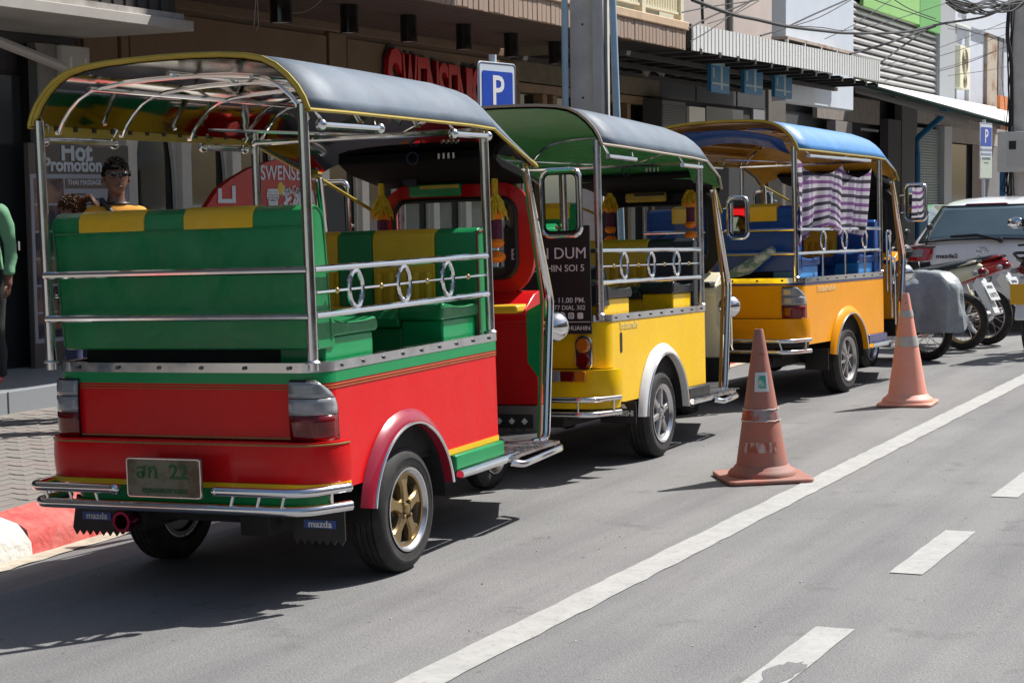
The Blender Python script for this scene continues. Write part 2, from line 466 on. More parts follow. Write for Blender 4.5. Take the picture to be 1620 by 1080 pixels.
pgap = mat('paver_joint_sand', (.20, .185, .165), .95)
g = [[(kx(y) - .38, y, zp(kx(y) - .38) - .004), (XP + .0, y, zp(XP) - .004)] for y in ys]
pvm = struct(MB().grid(g).build('pavement', pgap, smooth=0))
# wavy interlocking pavers: 300 single ones where they show largest, the rest one part
def paver_pts(c, r, dx, dy):
    x0, y0 = c, r
    pts = []
    for t in (0, .25, .5, .75, 1): pts.append((x0 + dx * t, y0 + .012 * math.sin(t * 2 * math.pi)))
    for t in (0, .25, .5, .75, 1): pts.append((x0 + dx + .0, y0 + dy * t)) if 0 < t < 1 else None
    for t in (1, .75, .5, .25, 0): pts.append((x0 + dx * t, y0 + dy + .012 * math.sin(t * 2 * math.pi)))
    for t in (.75, .5, .25): pts.append((x0, y0 + dy * t))
    return pts
pbase = [MB().prism([(p[0] + .0, p[1]) for p in paver_pts(0, 0, .224, .114)], 'z', -.03, 0).build('paver', mm, pvm, bevel=.004, seg=1, smooth=0) for mm in (pav, pavr)]
first = [True, True]; cnt = 0; rest = MB()
for r in range(0, 130):
    for c in range(0, 15):
        x = XP + .01 + c * .229 + (.114 if r % 2 else 0); yy = 5.2 + r * .119
        if x + .23 > kx(yy) - .40: continue
        vis = cnt < 300 and yy > 7.0 and (yy < 12.5) and abs(math.degrees(math.atan2(-x, yy)) - 41.5) < 3.6
        z = random.uniform(-.001, .002) + zp(x + .11)
        if vis:
            k = random.choice((0, 0, 1))
            if first[k]: pbase[k].location = (x, yy, z); first[k] = False
            else: inst(pbase[k], 'paver', pvm, (x, yy, z))
            cnt += 1
        else: rest.prism([(p[0] + x, p[1] + yy) for p in ((0, 0), (.224, 0), (.224, .114), (0, .114))], 'z', z - .02, z)
ro = rest.build('paver_field', pav, pvm, smooth=0); ro['kind'] = 'stuff'
gran = mat('grey_granite', (.27, .29, .31), .5, var=.35, vs=120, bump=.15, bs=80)
plat = MB().bx(XF - .5, XP, 2, 24, -.3, .17).build('platform', gran, smooth=0, bevel=.006); struct(plat)
for k in range(16):
    MB().bx(XP - .002, XP + .006, 2 + k * 1.4 - .004, 2 + k * 1.4 + .004, -.02, .168).build('joint', mat('joint_dark', (.1, .1, .1), .9), plat, smooth=0)
struct(MB().bx(XF - .5, XP, 24.02, 95, -.3, .10).build('shop_forecourt', mat('forecourt_concrete', (.3, .29, .27), .85, var=.2), smooth=0))
# ------------------------------------------------------------------ buildings
def Yp(px, X=XF, py=250): return atX(px, py, X).y
def Zp(px, py, X=XF): return atX(px, py, X).z
wallbr = mat('brown_wall_panel', (.19, .115, .06), .6, var=.12, vs=2)
wallbr2 = mat('brown_cornice', (.16, .098, .055), .6, var=.1)
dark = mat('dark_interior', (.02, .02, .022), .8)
dgl = mat('dark_shop_glass', (.012, .014, .016), .06, spec=.8)
mull = mat('cream_mullion_paint', (.82, .77, .68), .5, var=.08)
soff = mat('brown_soffit_boards', (.085, .052, .04), .6, var=.2, stretch=(6, 1, 1))
wood = mat('weathered_pink_timber', (.46, .32, .235), .75, var=.22, vs=5, stretch=(3, 3, .6), col2=(.33, .25, .20), bump=.4, bs=20)
beige = mat('beige_ledge', (.55, .40, .26), .7, var=.15)
# ---- left shop with white slab canopy
Yc = Yp(130); 
ls = thing('shop_building', 'dark shop front with a white slab canopy at the left', 'building', (XF, Yc, 0))
def P_(b, name, m, par, bevel=0.0, **k):
    o = b.build(name, m, None, bevel=bevel, **k); o.parent = par; o.matrix_parent_inverse = Matrix.Translation(-par.location); return o
P_(MB().bx(XF - 4, XF - .02, -6, Yc, .17, 9), 'wall', mat('charcoal_cladding', (.045, .042, .045), .5, var=.2, stretch=(1, 14, 1)), ls)
XC1 = atX(307, 50, -9).x; Xc = -Yc * math.tan(math.atan2(9, atX(307, 50, -9).y))
zc1 = 1.62 + (atX(307, 50, Xc).z - 1.62)
P_(MB().bx(XF, Xc, -6, Yc, zc1 + .0, zc1 + .09), 'canopy_slab', mat('dirty_white_slab', (.50, .47, .43), .7, var=.15, vs=2, col2=(.36, .33, .30), bump=.2), ls, bevel=.006)
P_(MB().bx(XF, Xc - .06, -6, Yc - .06, zc1 + .09, zc1 + .15), 'canopy_lip', mat('dirty_white_slab2', (.38, .35, .32), .8, var=.3), ls)
P_(MB().bx(XF, Xc - .14, -6, Yc - .08, zc1 + .15, zc1 + 1.6), 'sign_fascia', mat('dark_ribbed_fascia', (.035, .03, .03), .6, var=.3, stretch=(1, 30, 1)), ls)
for k in range(34):
    P_(MB().bx(Xc - .14, Xc - .125, Yc - .3 - k * .16, Yc - .2 - k * .16, zc1 + .16, zc1 + 1.5), 'fascia_slat', mat('dark_fascia_slat', (.045, .04, .04), .5), ls)
yg0, yg1 = Yp(-60), Yp(33)
P_(MB().bx(XF - .01, XF + .02, yg0, yg1, .17, 2.75), 'glass_door', mat('dark_door_glass', (.03, .034, .036), .08, spec=.8), ls)
P_(MB().tube([(XF + .07, Yp(17) , Zp(17, 396)), (XF + .07, Yp(17), Zp(17, 382))], .02, 8), 'door_handle', chrome, ls)
P_(MB().bx(XF - .0, XF + .12, Yp(33), Yp(47), .17, 3.0), 'black_pilaster', mat('black_stone', (.008, .007, .010), .3), ls)
P_(MB().bx(XF, XF + .10, Yp(47) + .01, Yp(80), 1.2, 3.05), 'grey_pilaster', mat('grey_stone', (.22, .21, .2), .6, var=.2), ls)
P_(MB().bx(XF, XF + .16, Yp(82), Yp(126), .17, 3.05), 'white_pilaster', mat('pale_column_paint', (.50, .49, .46), .6, var=.1), ls, bevel=.01)
for dy in (.10, .30):
    P_(MB().bx(XF + .16, XF + .175, Yp(82) + dy, Yp(82) + dy + .015, 1.5, 2.95), 'column_moulding', mull, ls)
P_(MB().tube([tuple(atX(-30, 55, -10.2)), tuple(atX(100, 106, -10.4))], .045, 8), 'awning_arm', mat('pale_metal', (.42, .38, .35), .5), ls)
# promotion poster
pst = thing('poster_board', 'tall brown and white massage promotion poster by the dark door', 'poster', (XF + .2, Yp(45), .17))
xq = XF + .22; ya, yb_ = Yp(45, xq), Yp(203, xq); zt_, zm_, zb_ = Zp(45, 226, xq), Zp(45, 275, xq), Zp(45, 545, xq)
P_(MB().bx(xq - .05, xq, ya, yb_, .17, zt_), 'board', mat('poster_brown', (.115, .095, .085), .5), pst)
P_(MB().bx(xq + .001, xq + .004, ya + .01, yb_ - .01, zb_, zm_), 'poster_sheet', mat('poster_white', (.36, .37, .42), .5), pst)
skin_p = mat('poster_photo_warm', (.30, .17, .11), .5, col2=(.03, .025, .05), vs=3.4, thr=(.42, .56))
hh = (zm_ - zb_ - .06) / 6
for k in range(6):
    P_(MB().bx(xq + .005, xq + .008, ya + .05, Yp(98, xq), zm_ - .04 - hh * (k + 1) + .02, zm_ - .04 - hh * k), 'poster_photo', skin_p, pst)
for k in range(4):
    P_(MB().bx(xq + .005, xq + .008, Yp(101, xq), yb_ - .04, zm_ - .13 - k * .40, zm_ - .04 - k * .40), 'poster_heading', mat('poster_tan', (.16, .12, .10), .5), pst)
wt = mat('poster_white_ink', (.55, .60, .64), .5)
def txt(body, sz, px, py, X, m, par, **k):
    p = atX(px, py, X); o = text(body, sz, m, None, facing((X, p.y, p.z), (0, 1, 0)), **k); o.parent = par; o.matrix_parent_inverse = Matrix.Translation(-par.location); return o
txt('Hot', .235, 121, 241, xq + .006, wt, pst, off=.008, sx=1.12)
txt('Promotion', .165, 116, 262, xq + .006, wt, pst, off=.006, sx=1.1)
txt('THAI MASSAGE', .062, 134, 289, xq + .010, wt, pst, off=.0012, sx=1.1)
txt('032', .12, 113, 563, xq + .006, wt, pst)
for k in range(9):
    P_(MB().bx(xq + .005, xq + .007, Yp(104, xq), Yp(104, xq) + .25 + .3 * ((k * 37) % 10) / 10, zm_ - .19 - k * .045 - (.18 if k > 3 else 0), zm_ - .175 - k * .045 - (.18 if k > 3 else 0)), 'small_print', mat('poster_ink', (.07, .06, .06), .6), pst)

# ---- ice cream shop
Y2 = 21.75
sh = thing('ice_cream_shop', 'brown two-storey ice cream shop with red letters and timber balcony front', 'building', (XF, Yc, 0))
zso = Zp(540, 52) + .10
P_(MB().bx(XF - .3, XF - .02, Yc + .01, Y2, zso - 1.28, 9), 'wall', wallbr, sh)
P_(MB().bx(XF - .02, XF + .05, Yc + .01, Y2, zso - .11, zso - .002), 'cornice', wallbr2, sh, bevel=.01)
seams = [Yc + .02, Yp(198), Yp(525), Yp(552), Y2 - .9]
seams = [Yc + .02, Yp(192), Yp(205), Yp(520), Yp(548), Yp(822)]
for a, b_ in ((0, 1), (2, 3), (4, 5)):
    P_(MB().bx(XF - .02, XF + .022, seams[a] + .03, seams[b_] - .03, zso - 1.16, zso - .16), 'wall_panel', wallbr, sh, bevel=.008)
for k in (1, 3):
    P_(MB().bx(XF - .02, XF + .035, seams[k] + .005, seams[k + 1] - .005, zso - 1.2, zso - .12), 'pilaster_strip', wallbr, sh, bevel=.006)
P_(MB().bx(XF - .02, XF + .06, Yc + .01, Y2, zso - 1.28, zso - 1.2), 'lintel', wallbr2, sh)
# shop window: flared cream mullions over dark glass
P_(MB().bx(XF - .12, XF - .08, Yc + .01, Y2, .17, zso - 1.28), 'shop_window_glass', dgl, sh)
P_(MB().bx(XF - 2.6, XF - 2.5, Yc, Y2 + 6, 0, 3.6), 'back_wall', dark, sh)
P_(MB().bx(XF - .10, XF + .03, Yc + .01, Y2, .17, .55), 'window_plinth', mull, sh)
ymul = []
y = Yp(205); stp = (Yp(371) - Yp(205)) / 2
while y < Y2 - .5: ymul.append(y); y += stp
zz0, zz1 = .56, zso - 1.285
for y in ymul:
    w = .115
    g = MB()
    for sg in (-1, 1):
        pts = []
        for k in range(13):
            t = k / 12; fl = .10 * abs(2 * t - 1) ** 3.2
            pts.append((y + sg * (w + fl), zz0 + (zz1 - zz0) * t))
        q = [(y + sg * (w - .03), zz1), (y + sg * (w - .03), zz0)]
        g.prism(pts + q if sg > 0 else (pts + q)[::-1], 'x', XF - .07, XF - .03)
    P_(g, 'mullion_curve', mull, sh)
    P_(MB().bx(XF - .06, XF + .03, y - w + .035, y + w - .035, zz0, zz1), 'mullion', mull, sh, bevel=.008)
# soffit, balcony front
XB = -8.3
P_(MB().bx(XF - .02, XB - .03, Yc + .01, 21.45, zso, zso + .12), 'soffit', soff, sh)
for k in range(16):
    P_(MB().bx(XF + .05 + k * .165, XF + .05 + k * .165 + .15, Yc + .02, 21.4, zso - .008, zso + .0), 'soffit_board', soff, sh)
zf0 = Zp(888, 41, XB)
yE = Yp(1087, XB, 78)
P_(MB().bx(XB - .04, XB - .022, Yc - .2, yE, zf0, zf0 + .34), 'balcony_front', beige, sh)
pk = None; k = 0; y = yE - .11
while y > Yc - .1:
    hz = random.uniform(-.006, .006)
    mm = wood
    if pk is None:
        pk = P_(MB().bx(XB - .02, XB + .0, -.050, .050, 0, .235), 'plank', mm, sh, bevel=.004); pk.location = (0, y, zf0 + hz); base_inv = pk.matrix_parent_inverse.copy()
    else:
        o = inst(pk, 'plank', sh, (random.uniform(-.004, .004), y, zf0 + hz)); o.matrix_parent_inverse = base_inv
    y -= .112
P_(MB().bx(XB - .02, XB + .03, Yc - .2, yE + .01, zf0 + .245, zf0 + .35), 'balcony_ledge', beige, sh, bevel=.012)
P_(MB().bx(XB - .12, XB - .06, Yc - .2, yE - .02, zf0 + .44, zf0 + .47), 'railing_rail', cream, sh)
P_(MB().bx(XB - .12, XB - .06, Yc - .2, yE - .02, zf0 + 1.0, zf0 + 1.05), 'railing_rail', cream, sh)
y = yE - .1; k = 0
bl0 = None
while y > 15.0:
    if bl0 is None: bl0 = P_(MB().bx(XB - .11, XB - .075, -.016, .016, zf0 + .44, zf0 + 1.02), 'baluster', cream, sh); bl0.location = (0, y, 0); bi = bl0.matrix_parent_inverse.copy()
    else: o = inst(bl0, 'baluster', sh, (0, y, 0)); o.matrix_parent_inverse = bi
    y -= .085
for y in (yE - .06, yE - 1.35, yE - 2.65, yE - 4.0):
    P_(MB().bx(XB - .14, XB - .04, y - .05, y + .05, zf0 + .30, zf0 + 1.15), 'railing_post', cream, sh)
P_(MB().bx(XF, XF + .1, Yc, Y2, zso + .12, 9), 'upper_wall', mat('upper_cream_wall', (.5, .47, .4), .8, var=.1), sh)
P_(MB().bx(XB - .03, XF + 0, Yc - .2, 21.4, zf0 + .3, zf0 + .34), 'balcony_floor', beige, sh)
# red shop letters, tall and condensed, thick strokes on a dark backing
lr = mat('red_letter_acrylic', (.55, .008, .012), .35); lk = mat('letter_edge_dark', (.03, .02, .02), .6)
word = "SWENSEN'S"
yl0, yl1 = Yp(606), Yp(757)
hs = [.74, .60, .54, .50, .48, .50, .54, .34, .78]
wd = [1.25, 1.35, .85, 1.1, .95, .85, 1.1, .35, 1.2]
tot = sum(wd); y = yl0
for i, ch in enumerate(word):
    w = (yl1 - yl0) * wd[i] / tot
    ztop = Zp(605, 82) + (Zp(755, 118) - Zp(605, 82)) * (y - yl0) / (yl1 - yl0)
    ztop = ztop + (.03 if i in (0, 8) else 0)
    hgt = hs[i] * 1.45
    for (dx, mm, off, nm, ex_) in ((.03, lk, .030, 'letter_backing', .01), (.07, lr, .014, 'letter', .03)):
        c = text(ch, 1.0, mm, None, Matrix.Identity(4), name=nm, ext=0.0, off=0)
        me = c.data; xs = [v.co.x for v in me.vertices]; zs = [v.co.y for v in me.vertices]
        x0, x1, z0, z1 = min(xs), max(xs), min(zs), max(zs); bpy.data.objects.remove(c); bpy.data.meshes.remove(me)
        sc = hgt / (z1 - z0)
        o = text(ch, 1.0, mm, None, Matrix.Identity(4), name=nm, ext=ex_, off=off if nm == 'letter' else off + .02)
        me = o.data
        for v in me.vertices:
            a = (v.co.x - x0) / (x1 - x0) * w * .94; b2 = (v.co.y - z1) * sc
            if i == 0: a -= -b2 * .0
            v.co = (XF + dx + v.co.z, y + a, ztop + b2)
        o.parent = sh; o.matrix_parent_inverse = Matrix.Translation(-sh.location)
    y += w
# soffit spot lamps: top at the soffit
for i, (px, py, wp) in enumerate(((445, 37, 35), (553, 53, 29), (647, 67, 27), (734, 79, 25), (809, 91, 23), (878, 102, 21))):
    ht = .30
    p = atZ(px, py, zso - ht)
    r_ = wp / 2 * (p - Vector((0, 0, CAM_H))).length / F_PX
    o = MB().lathe([(0, .02), (r_ * .85, .02), (r_ * .87, 0), (r_, 0), (r_, ht), (0, ht)], 20, Matrix.Translation(tuple(p))).build('spot_lamp', blackgl, smooth=40)
    MB().lathe([(0, 0), (r_ * .84, 0), (r_ * .84, -.0), (r_ * .86, .006), (0, .006)], 18, Matrix.Translation((p.x, p.y, p.z + .006))).build('lamp_ring', whitep, o)
    tag(o, ['black cylinder lamp nearest the left, with a loose cable by it', 'black cylinder lamp left of the red letters', 'black cylinder lamp above the left half of the red letters', 'black cylinder lamp above the end of the red letters', 'black cylinder lamp above the parking sign', 'black cylinder lamp just left of the concrete pole'][i], 'ceiling lamp', 'cylinder lamps under the soffit')
wire = mat('black_cable', (.012, .012, .013), .6)
greyw = mat('grey_cable', (.3, .28, .26), .6)
def sag(a, b_, s_, n=18):
    a, b_ = Vector(a), Vector(b_)
    return [a.lerp(b_, k / n) - Vector((0, 0, 4 * s_ * (k / n) * (1 - k / n))) for k in range(n + 1)]
tag(MB().tube(sag(atZ(425, -6, zso), atZ(512, -4, zso), .16), .006, 6).tube([tuple(atX(405, -5, -9.2)), tuple(atX(402, 40, -9.2)), tuple(atX(405, 50, -9.2)), tuple(atX(409, 40, -9.2)), tuple(atX(407, -5, -9.2))], .004, 5).build('loose_cable', greyw), 'loose grey cable looping down from the soffit', 'cable')
# red ice cream sign standing in front of the window
xs_ = -9.9
sg_ = thing('ice_cream_sign', 'red rounded ice cream sign in front of the shop window', 'sign', (xs_, Yp(420, xs_), 0))
out = [(320, 338), (345, 300), (365, 284), (396, 266), (425, 256), (440, 253), (506, 262), (508, 360), (316, 360)]
poly = [(atX(px, py, xs_).y, atX(px, py, xs_).z) for px, py in out]
zb0 = .17
poly[-1] = (poly[-1][0], zb0); poly[-2] = (poly[-2][0], zb0)
rs = P_(MB().prism(poly, 'x', xs_ - .06, xs_), 'sign_board', mat('red_sign_print', (.42, .01, .014), .35, var=.15, vs=2), sg_)
txt("SWENSEN'S", .20, 457, 275, xs_ + .004, wt, sg_, off=.002, sx=.95)
txt("Ice Cream", .10, 468, 300, xs_ + .004, wt, sg_, off=.001)
txt("雪花冰淇", .22, 462, 318, xs_ + .004, wt, sg_, off=.010)
P_(MB().sphere((xs_ + .002, atX(444, 298, xs_).y, atX(444, 298, xs_).z), .065, 12, (.1, .9, 1)), 'fruit_logo', mat('logo_yellow', (.6, .45, .04), .5), sg_)
mk = lambda a, b_: atX(a, b_, xs_ + .006)
for (a, b_, c, d_) in ((345, 298, 351, 321), (367, 294, 373, 321), (345, 315, 373, 321)):
    p, q = mk(a, b_), mk(c, d_)
    P_(MB().bx(xs_ + .003 + (.001 if c - a > 20 else 0), xs_ + .008 + (.001 if c - a > 20 else 0), p.y, q.y, q.z, p.z), 'white_bracket', wt, sg_)
# ---- timber-framed bay between the ice cream shop and the grey shop
by = thing('timber_bay_shop', 'shaded shop bay with timber window frames under the balcony end', 'building', (XF, Y2, 0))
Y3 = Yp(1046)
P_(MB().bx(XF - .4, XF - .2, Y2 + .01, Y3, 0, 3.9), 'glazing', dgl, by)
for px in (826, 868, 884, 928, 1000, 1038):
    P_(MB().bx(XF - .2, XF - .05, Yp(px) - .07, Yp(px) + .07, .1, zso - .55), 'timber_post', mat('timber_frame', (.26, .165, .09), .6, var=.15), by)
P_(MB().bx(XF - .2, XF - .04, Y2 + .01, Y3, zso - .54, zso - .42), 'timber_header', mat('timber_frame', (.2, .1, .05)), by)
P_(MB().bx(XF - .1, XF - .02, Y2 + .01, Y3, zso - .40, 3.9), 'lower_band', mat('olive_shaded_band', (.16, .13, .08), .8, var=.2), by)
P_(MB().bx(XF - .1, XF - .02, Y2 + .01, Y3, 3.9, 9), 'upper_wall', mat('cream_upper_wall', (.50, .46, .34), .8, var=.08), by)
P_(MB().bx(XF - .02, XF + .9, Y3 - 2.3, Y3 - 1.4, zso + .6, zso + 1.1), 'air_conditioner', cream, by, bevel=.02)
# ---- grey shop with corrugated awning
Y4 = Yp(1243)
gs = thing('grey_shop', 'dark grey shop under a white corrugated awning with pinkish upper wall', 'building', (XF, Y3, 0))
dgrey = mat('dark_grey_shopfront', (.035, .035, .038), .6, var=.15)
zt4 = 3.9
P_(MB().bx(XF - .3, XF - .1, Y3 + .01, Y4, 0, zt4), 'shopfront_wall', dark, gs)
for k, (a, b_) in enumerate(((1048, 1104), (1106, 1168), (1170, 1214))):
    P_(MB().bx(XF - .1, XF - .04, Yp(a), Yp(b_), Zp(1100, 160), Zp(1100, 120)), 'fascia_panel', dgrey, gs, bevel=.01)
P_(MB().bx(XF - .1, XF - .0, Yp(1216), Yp(1243), 0, zt4), 'pillar', mat('brownish_pillar', (.11, .095, .08), .7, var=.2), gs)
for k, (a, b_, mm) in enumerate(((1062, 1085, dgrey), (1095, 1120, mull), (1122, 1180, dgrey), (1196, 1216, mat('grey_poster', (.2, .2, .21), .6)))):
    P_(MB().bx(XF - .1, XF - .05, Yp(a), Yp(b_), Zp(a, 215), Zp(a, 168)), 'window_panel', mat('dim_window', (.06, .06, .065), .3) if mm is dgrey else mm, gs)
P_(MB().bx(XF - .2, XF - .02, Y3 + .01, Y4 - .3, zt4, 10), 'upper_wall', mat('pinkish_upper_wall', (.52, .45, .42), .85, var=.07, vs=1.2, bump=.1), gs)
P_(MB().bx(XF - .2, XF + .12, Y4 - .29, Y4, zt4, 10), 'upper_pillar', mat('stained_grey_concrete', (.36, .35, .31), .85, var=.25, vs=2), gs)
P_(MB().tube([(XF + .03, Yp(1154), zt4), (XF + .03, Yp(1154), 10)], .05, 8), 'drain_pipe', mat('grey_pipe', (.3, .31, .29), .6), gs)
# corrugated awning as one part of ribs, with brackets
aw = thing('corrugated_awning', 'white corrugated metal awning front above hanging blue banners', 'awning', (XB, yE, 3.5))
XA = -8.3; ya0, ya1 = Yp(1095, XA), Yp(1392, XA, 110)
za0, za1 = Zp(1095, 80, XA), Zp(1095, 38, XA)
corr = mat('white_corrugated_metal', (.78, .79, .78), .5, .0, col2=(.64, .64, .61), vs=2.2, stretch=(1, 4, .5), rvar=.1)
nrib = 66; rb0 = None
for k in range(nrib):
    wv = (ya1 - ya0) / nrib
    if rb0 is None:
        g = [[(XA + dx, dy * wv, 0), (XA + dx, dy * wv, za1 - za0)] for dx, dy in ((0, 0), (.0, .12), (.010, .20), (.010, .84), (0, .92), (0, 1))]
        rb0 = P_(MB().grid(g), 'awning_rib', corr, aw, smooth=0); rb0.location = (0, ya0, za0); ri0 = rb0.matrix_parent_inverse.copy()
    else:
        o = inst(rb0, 'awning_rib', aw, (0, ya0 + k * wv, za0 + .10 * k / nrib)); o.matrix_parent_inverse = ri0
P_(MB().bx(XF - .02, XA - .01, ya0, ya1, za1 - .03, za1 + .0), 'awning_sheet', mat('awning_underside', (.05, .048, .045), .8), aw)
for k in range(13):
    yy = ya0 + .3 + k * (ya1 - ya0 - .5) / 12
    P_(MB().bx(XA - 2.5, XA - .02, yy - .03, yy + .03, za0 + .01, za0 + .06).bx(XA - .02, XA + .02, yy - .04, yy + .04, za0 - .03, za0 + .04), 'awning_bracket', black, aw)
for xx in (XA - .8, XA - 1.6, XA - 2.3):
    P_(MB().bx(xx - .04, xx + .04, ya0 - .6, ya1, za0 - .05, za0 + .01), 'awning_purlin', mat('dark_beam', (.03, .025, .022), .7), aw)
# torn cloth valance and air-con under the awning
g = []
for k in range(26):
    t = k / 25; p = atX(1012 + 105 * t, 100 + 6 * math.sin(k * 1.3) , -10.2); q = atX(1012 + 105 * t, 116 + 7 * math.sin(k * 2.1), -10.2)
    g.append([(p.x + .05 * math.sin(k), p.y, p.z), (q.x + .05 * math.sin(k + 1), q.y, q.z)])
tag(MB().grid(g).build('torn_valance', mat('torn_grey_cloth', (.22, .20, .17), .9, col2=(.1, .09, .08), vs=8), smooth=60, solid=.01), 'torn grey cloth valance hanging in the shade below the awning', 'cloth')
ac = thing('air_conditioner', 'dark air conditioner box with mesh front standing in the shade', 'air conditioner', (XF + .3, Yp(1066, XF + .3), 2.4))
p = atX(1048, 200, XF + .3); q = atX(1085, 162, XF + .3)
P_(MB().bx(XF - .05, XF + .3, p.y, q.y, p.z, q.z), 'casing', mat('grey_casing', (.09, .09, .09), .5), ac, bevel=.01)
ml = MB()
for k in range(8): ml.bx(XF + .3, XF + .312, p.y + .03, q.y - .03, p.z + .05 + k * (q.z - p.z - .1) / 8, p.z + .062 + k * (q.z - p.z - .1) / 8)
P_(ml, 'grille', black, ac)
# blue hanging banners
for i, (px0, px1, py0, py1) in enumerate(((1125, 1154, 102, 145), (1178, 1207, 109, 147), (1226, 1253, 119, 153))):
    X_ = -9.0
    a, b_ = atX(px0, py1, X_), atX(px1, py0, X_)
    o = thing('hanging_banner', ['left of the three blue banners hanging under the awning', 'middle one of the three blue banners under the awning', 'right of the three blue banners, over the white board'][i], 'banner', (X_, a.y, a.z), group='blue banners under the awning')
    P_(MB().bx(X_ - .06, X_, a.y, b_.y, a.z, b_.z), 'banner_panel', mat('banner_blue', (.015, .15, .30), .5, var=.1), o)
    h_ = b_.z - a.z; w_ = b_.y - a.y
    lt = mat('banner_pale', (.32, .42, .45), .5)
    P_(MB().bx(X_ + .001, X_ + .005, a.y, b_.y, b_.z - h_ * .12, b_.z), 'banner_top', lt, o)
    P_(MB().bx(X_ + .001, X_ + .004, a.y + w_ * .5, a.y + w_ * .62, a.z + h_ * .1, b_.z - h_ * .14), 'banner_figure', lt, o)
    P_(MB().bx(X_ + .002, X_ + .006, a.y + w_ * .04, b_.y - w_ * .06, a.z + h_ * .25, a.z + h_ * .32), 'banner_figure', lt, o)
    P_(MB().bx(X_ + .002, X_ + .006, a.y + w_ * .08, a.y + w_ * .16, a.z + h_ * .45, a.z + h_ * .8), 'banner_text', lt, o)
    P_(MB().bx(X_ - .03, X_ - .02, a.y, b_.y, b_.z, b_.z + .02).tube([(X_ - .03, (a.y + b_.y) / 2, b_.z), (X_ - .03, (a.y + b_.y) / 2, za0)], .01, 5), 'banner_hanger', black, o)
# white signboard
xw = -9.4
wb = thing('white_signboard', 'big blank white signboard behind the corrugated awning', 'signboard', (xw, Yp(1243, xw), 3))
a, b_ = atX(1243, 160, xw), atX(1350, 172, xw)
wmt = mat('bluish_white_board', (.68, .74, .82), .45, var=.06, vs=1.5, col2=(.56, .62, .70))
P_(MB().bx(xw - .25, xw, a.y, b_.y, a.z, 7.5), 'board', wmt, wb, bevel=.01)
yy0, yy1 = Yp(1246, xw + .3), Yp(1348, xw + .3)
zz = Zp(1246, 60, xw + .3)
P_(MB().bx(xw + .02, xw + .3, yy0, yy1, zz - .02, zz + .03), 'lamp_frame', mat('rusty_white', (.5, .42, .36), .7, col2=(.3, .12, .06), vs=5, thr=(.5, .7)), wb)
for k in range(5):
    P_(MB().bx(xw + .25, xw + .3, yy0 + k * (yy1 - yy0 - .05) / 4, yy0 + k * (yy1 - yy0 - .05) / 4 + .05, zz - .42, zz), 'frame_post', whitep, wb)
for k in range(4):
    P_(MB().bx(xw + .2, xw + .24, yy0, yy1, zz - .12 - .09 * k, zz - .07 - .09 * k), 'louvre', mat('dark_louvre', (.08, .08, .09), .5), wb)
# ---- ribbed building with green sign
Y5 = Yp(1497)
rbg = thing('ribbed_building', 'building clad in horizontal grey ribs with a bright green sign', 'building', (XF, Y4, 0))
P_(MB().bx(XF - .4, XF - .12, Y4 + .01, Y5, 4.0, 12), 'wall', mat('rib_backing', (.12, .12, .12), .7), rbg)
zb5 = Zp(1352, 124)
sl0 = None
slm = mat('grey_louvre_slat', (.29, .28, .28), .55, col2=(.38, .365, .36), vs=1.4)
for k in range(26):
    z = zb5 + .02 + k * .158
    if sl0 is None:
        L_ = Y5 - Y4 - .1
        sl0 = P_(MB().prism([(XF - .12, 0), (XF - .02, .01), (XF + .02, .05), (XF - .04, .12), (XF - .12, .14)], 'y', Y4 + .05, Y5 - .05), 'slat', slm, rbg); sl0.location = (0, 0, z); si = sl0.matrix_parent_inverse.copy()
    else:
        o = inst(sl0, 'slat', rbg, (0, 0, z)); o.matrix_parent_inverse = si
gp = mat('lime_green_sign', (.25, .50, .15), .4, var=.12, vs=1)
zg0 = Zp(1358, 8, XF + .12)
gA, gB, gC = Yp(1357), Yp(1446), Yp(1479)
P_(MB().bx(XF + .03, XF + .12, gA, gB, zg0 + .02, 9), 'sign_panel', gp, rbg)
P_(MB().bx(XF + .03, XF + .125, gB + .03, gC, zg0 - .04, 9), 'sign_panel', mat('green_sign', (.12, .36, .10), .4), rbg)
P_(MB().bx(XF - .1, XF + .10, gC + .05, Y5 + .5, 3.6, 12), 'grey_pier', mat('grey_pier', (.34, .35, .37), .6), rbg)
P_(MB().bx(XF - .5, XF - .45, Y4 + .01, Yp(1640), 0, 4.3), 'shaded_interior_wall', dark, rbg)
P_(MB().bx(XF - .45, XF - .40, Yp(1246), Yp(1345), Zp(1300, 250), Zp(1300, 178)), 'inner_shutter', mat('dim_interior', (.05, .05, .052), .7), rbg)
P_(MB().bx(XF - .2, XF - .1, Yp(1300), Yp(1398), Zp(1350, 192), Zp(1350, 152)), 'stained_header', mat('stained_beige', (.22, .19, .165), .8, var=.2), rbg)
P_(MB().bx(XF - .2, XF, Yp(1322), Yp(1348), 0, Zp(1335, 192)), 'inner_column', mat('dim_column', (.20, .18, .17), .8), rbg)
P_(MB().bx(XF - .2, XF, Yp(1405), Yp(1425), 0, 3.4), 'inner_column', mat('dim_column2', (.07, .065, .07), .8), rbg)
P_(MB().bx(XF - .2, XF - .02, Yp(1428), Yp(1452), 0, 4.0), 'pier', mat('shaded_pier', (.10, .095, .095), .8), rbg)
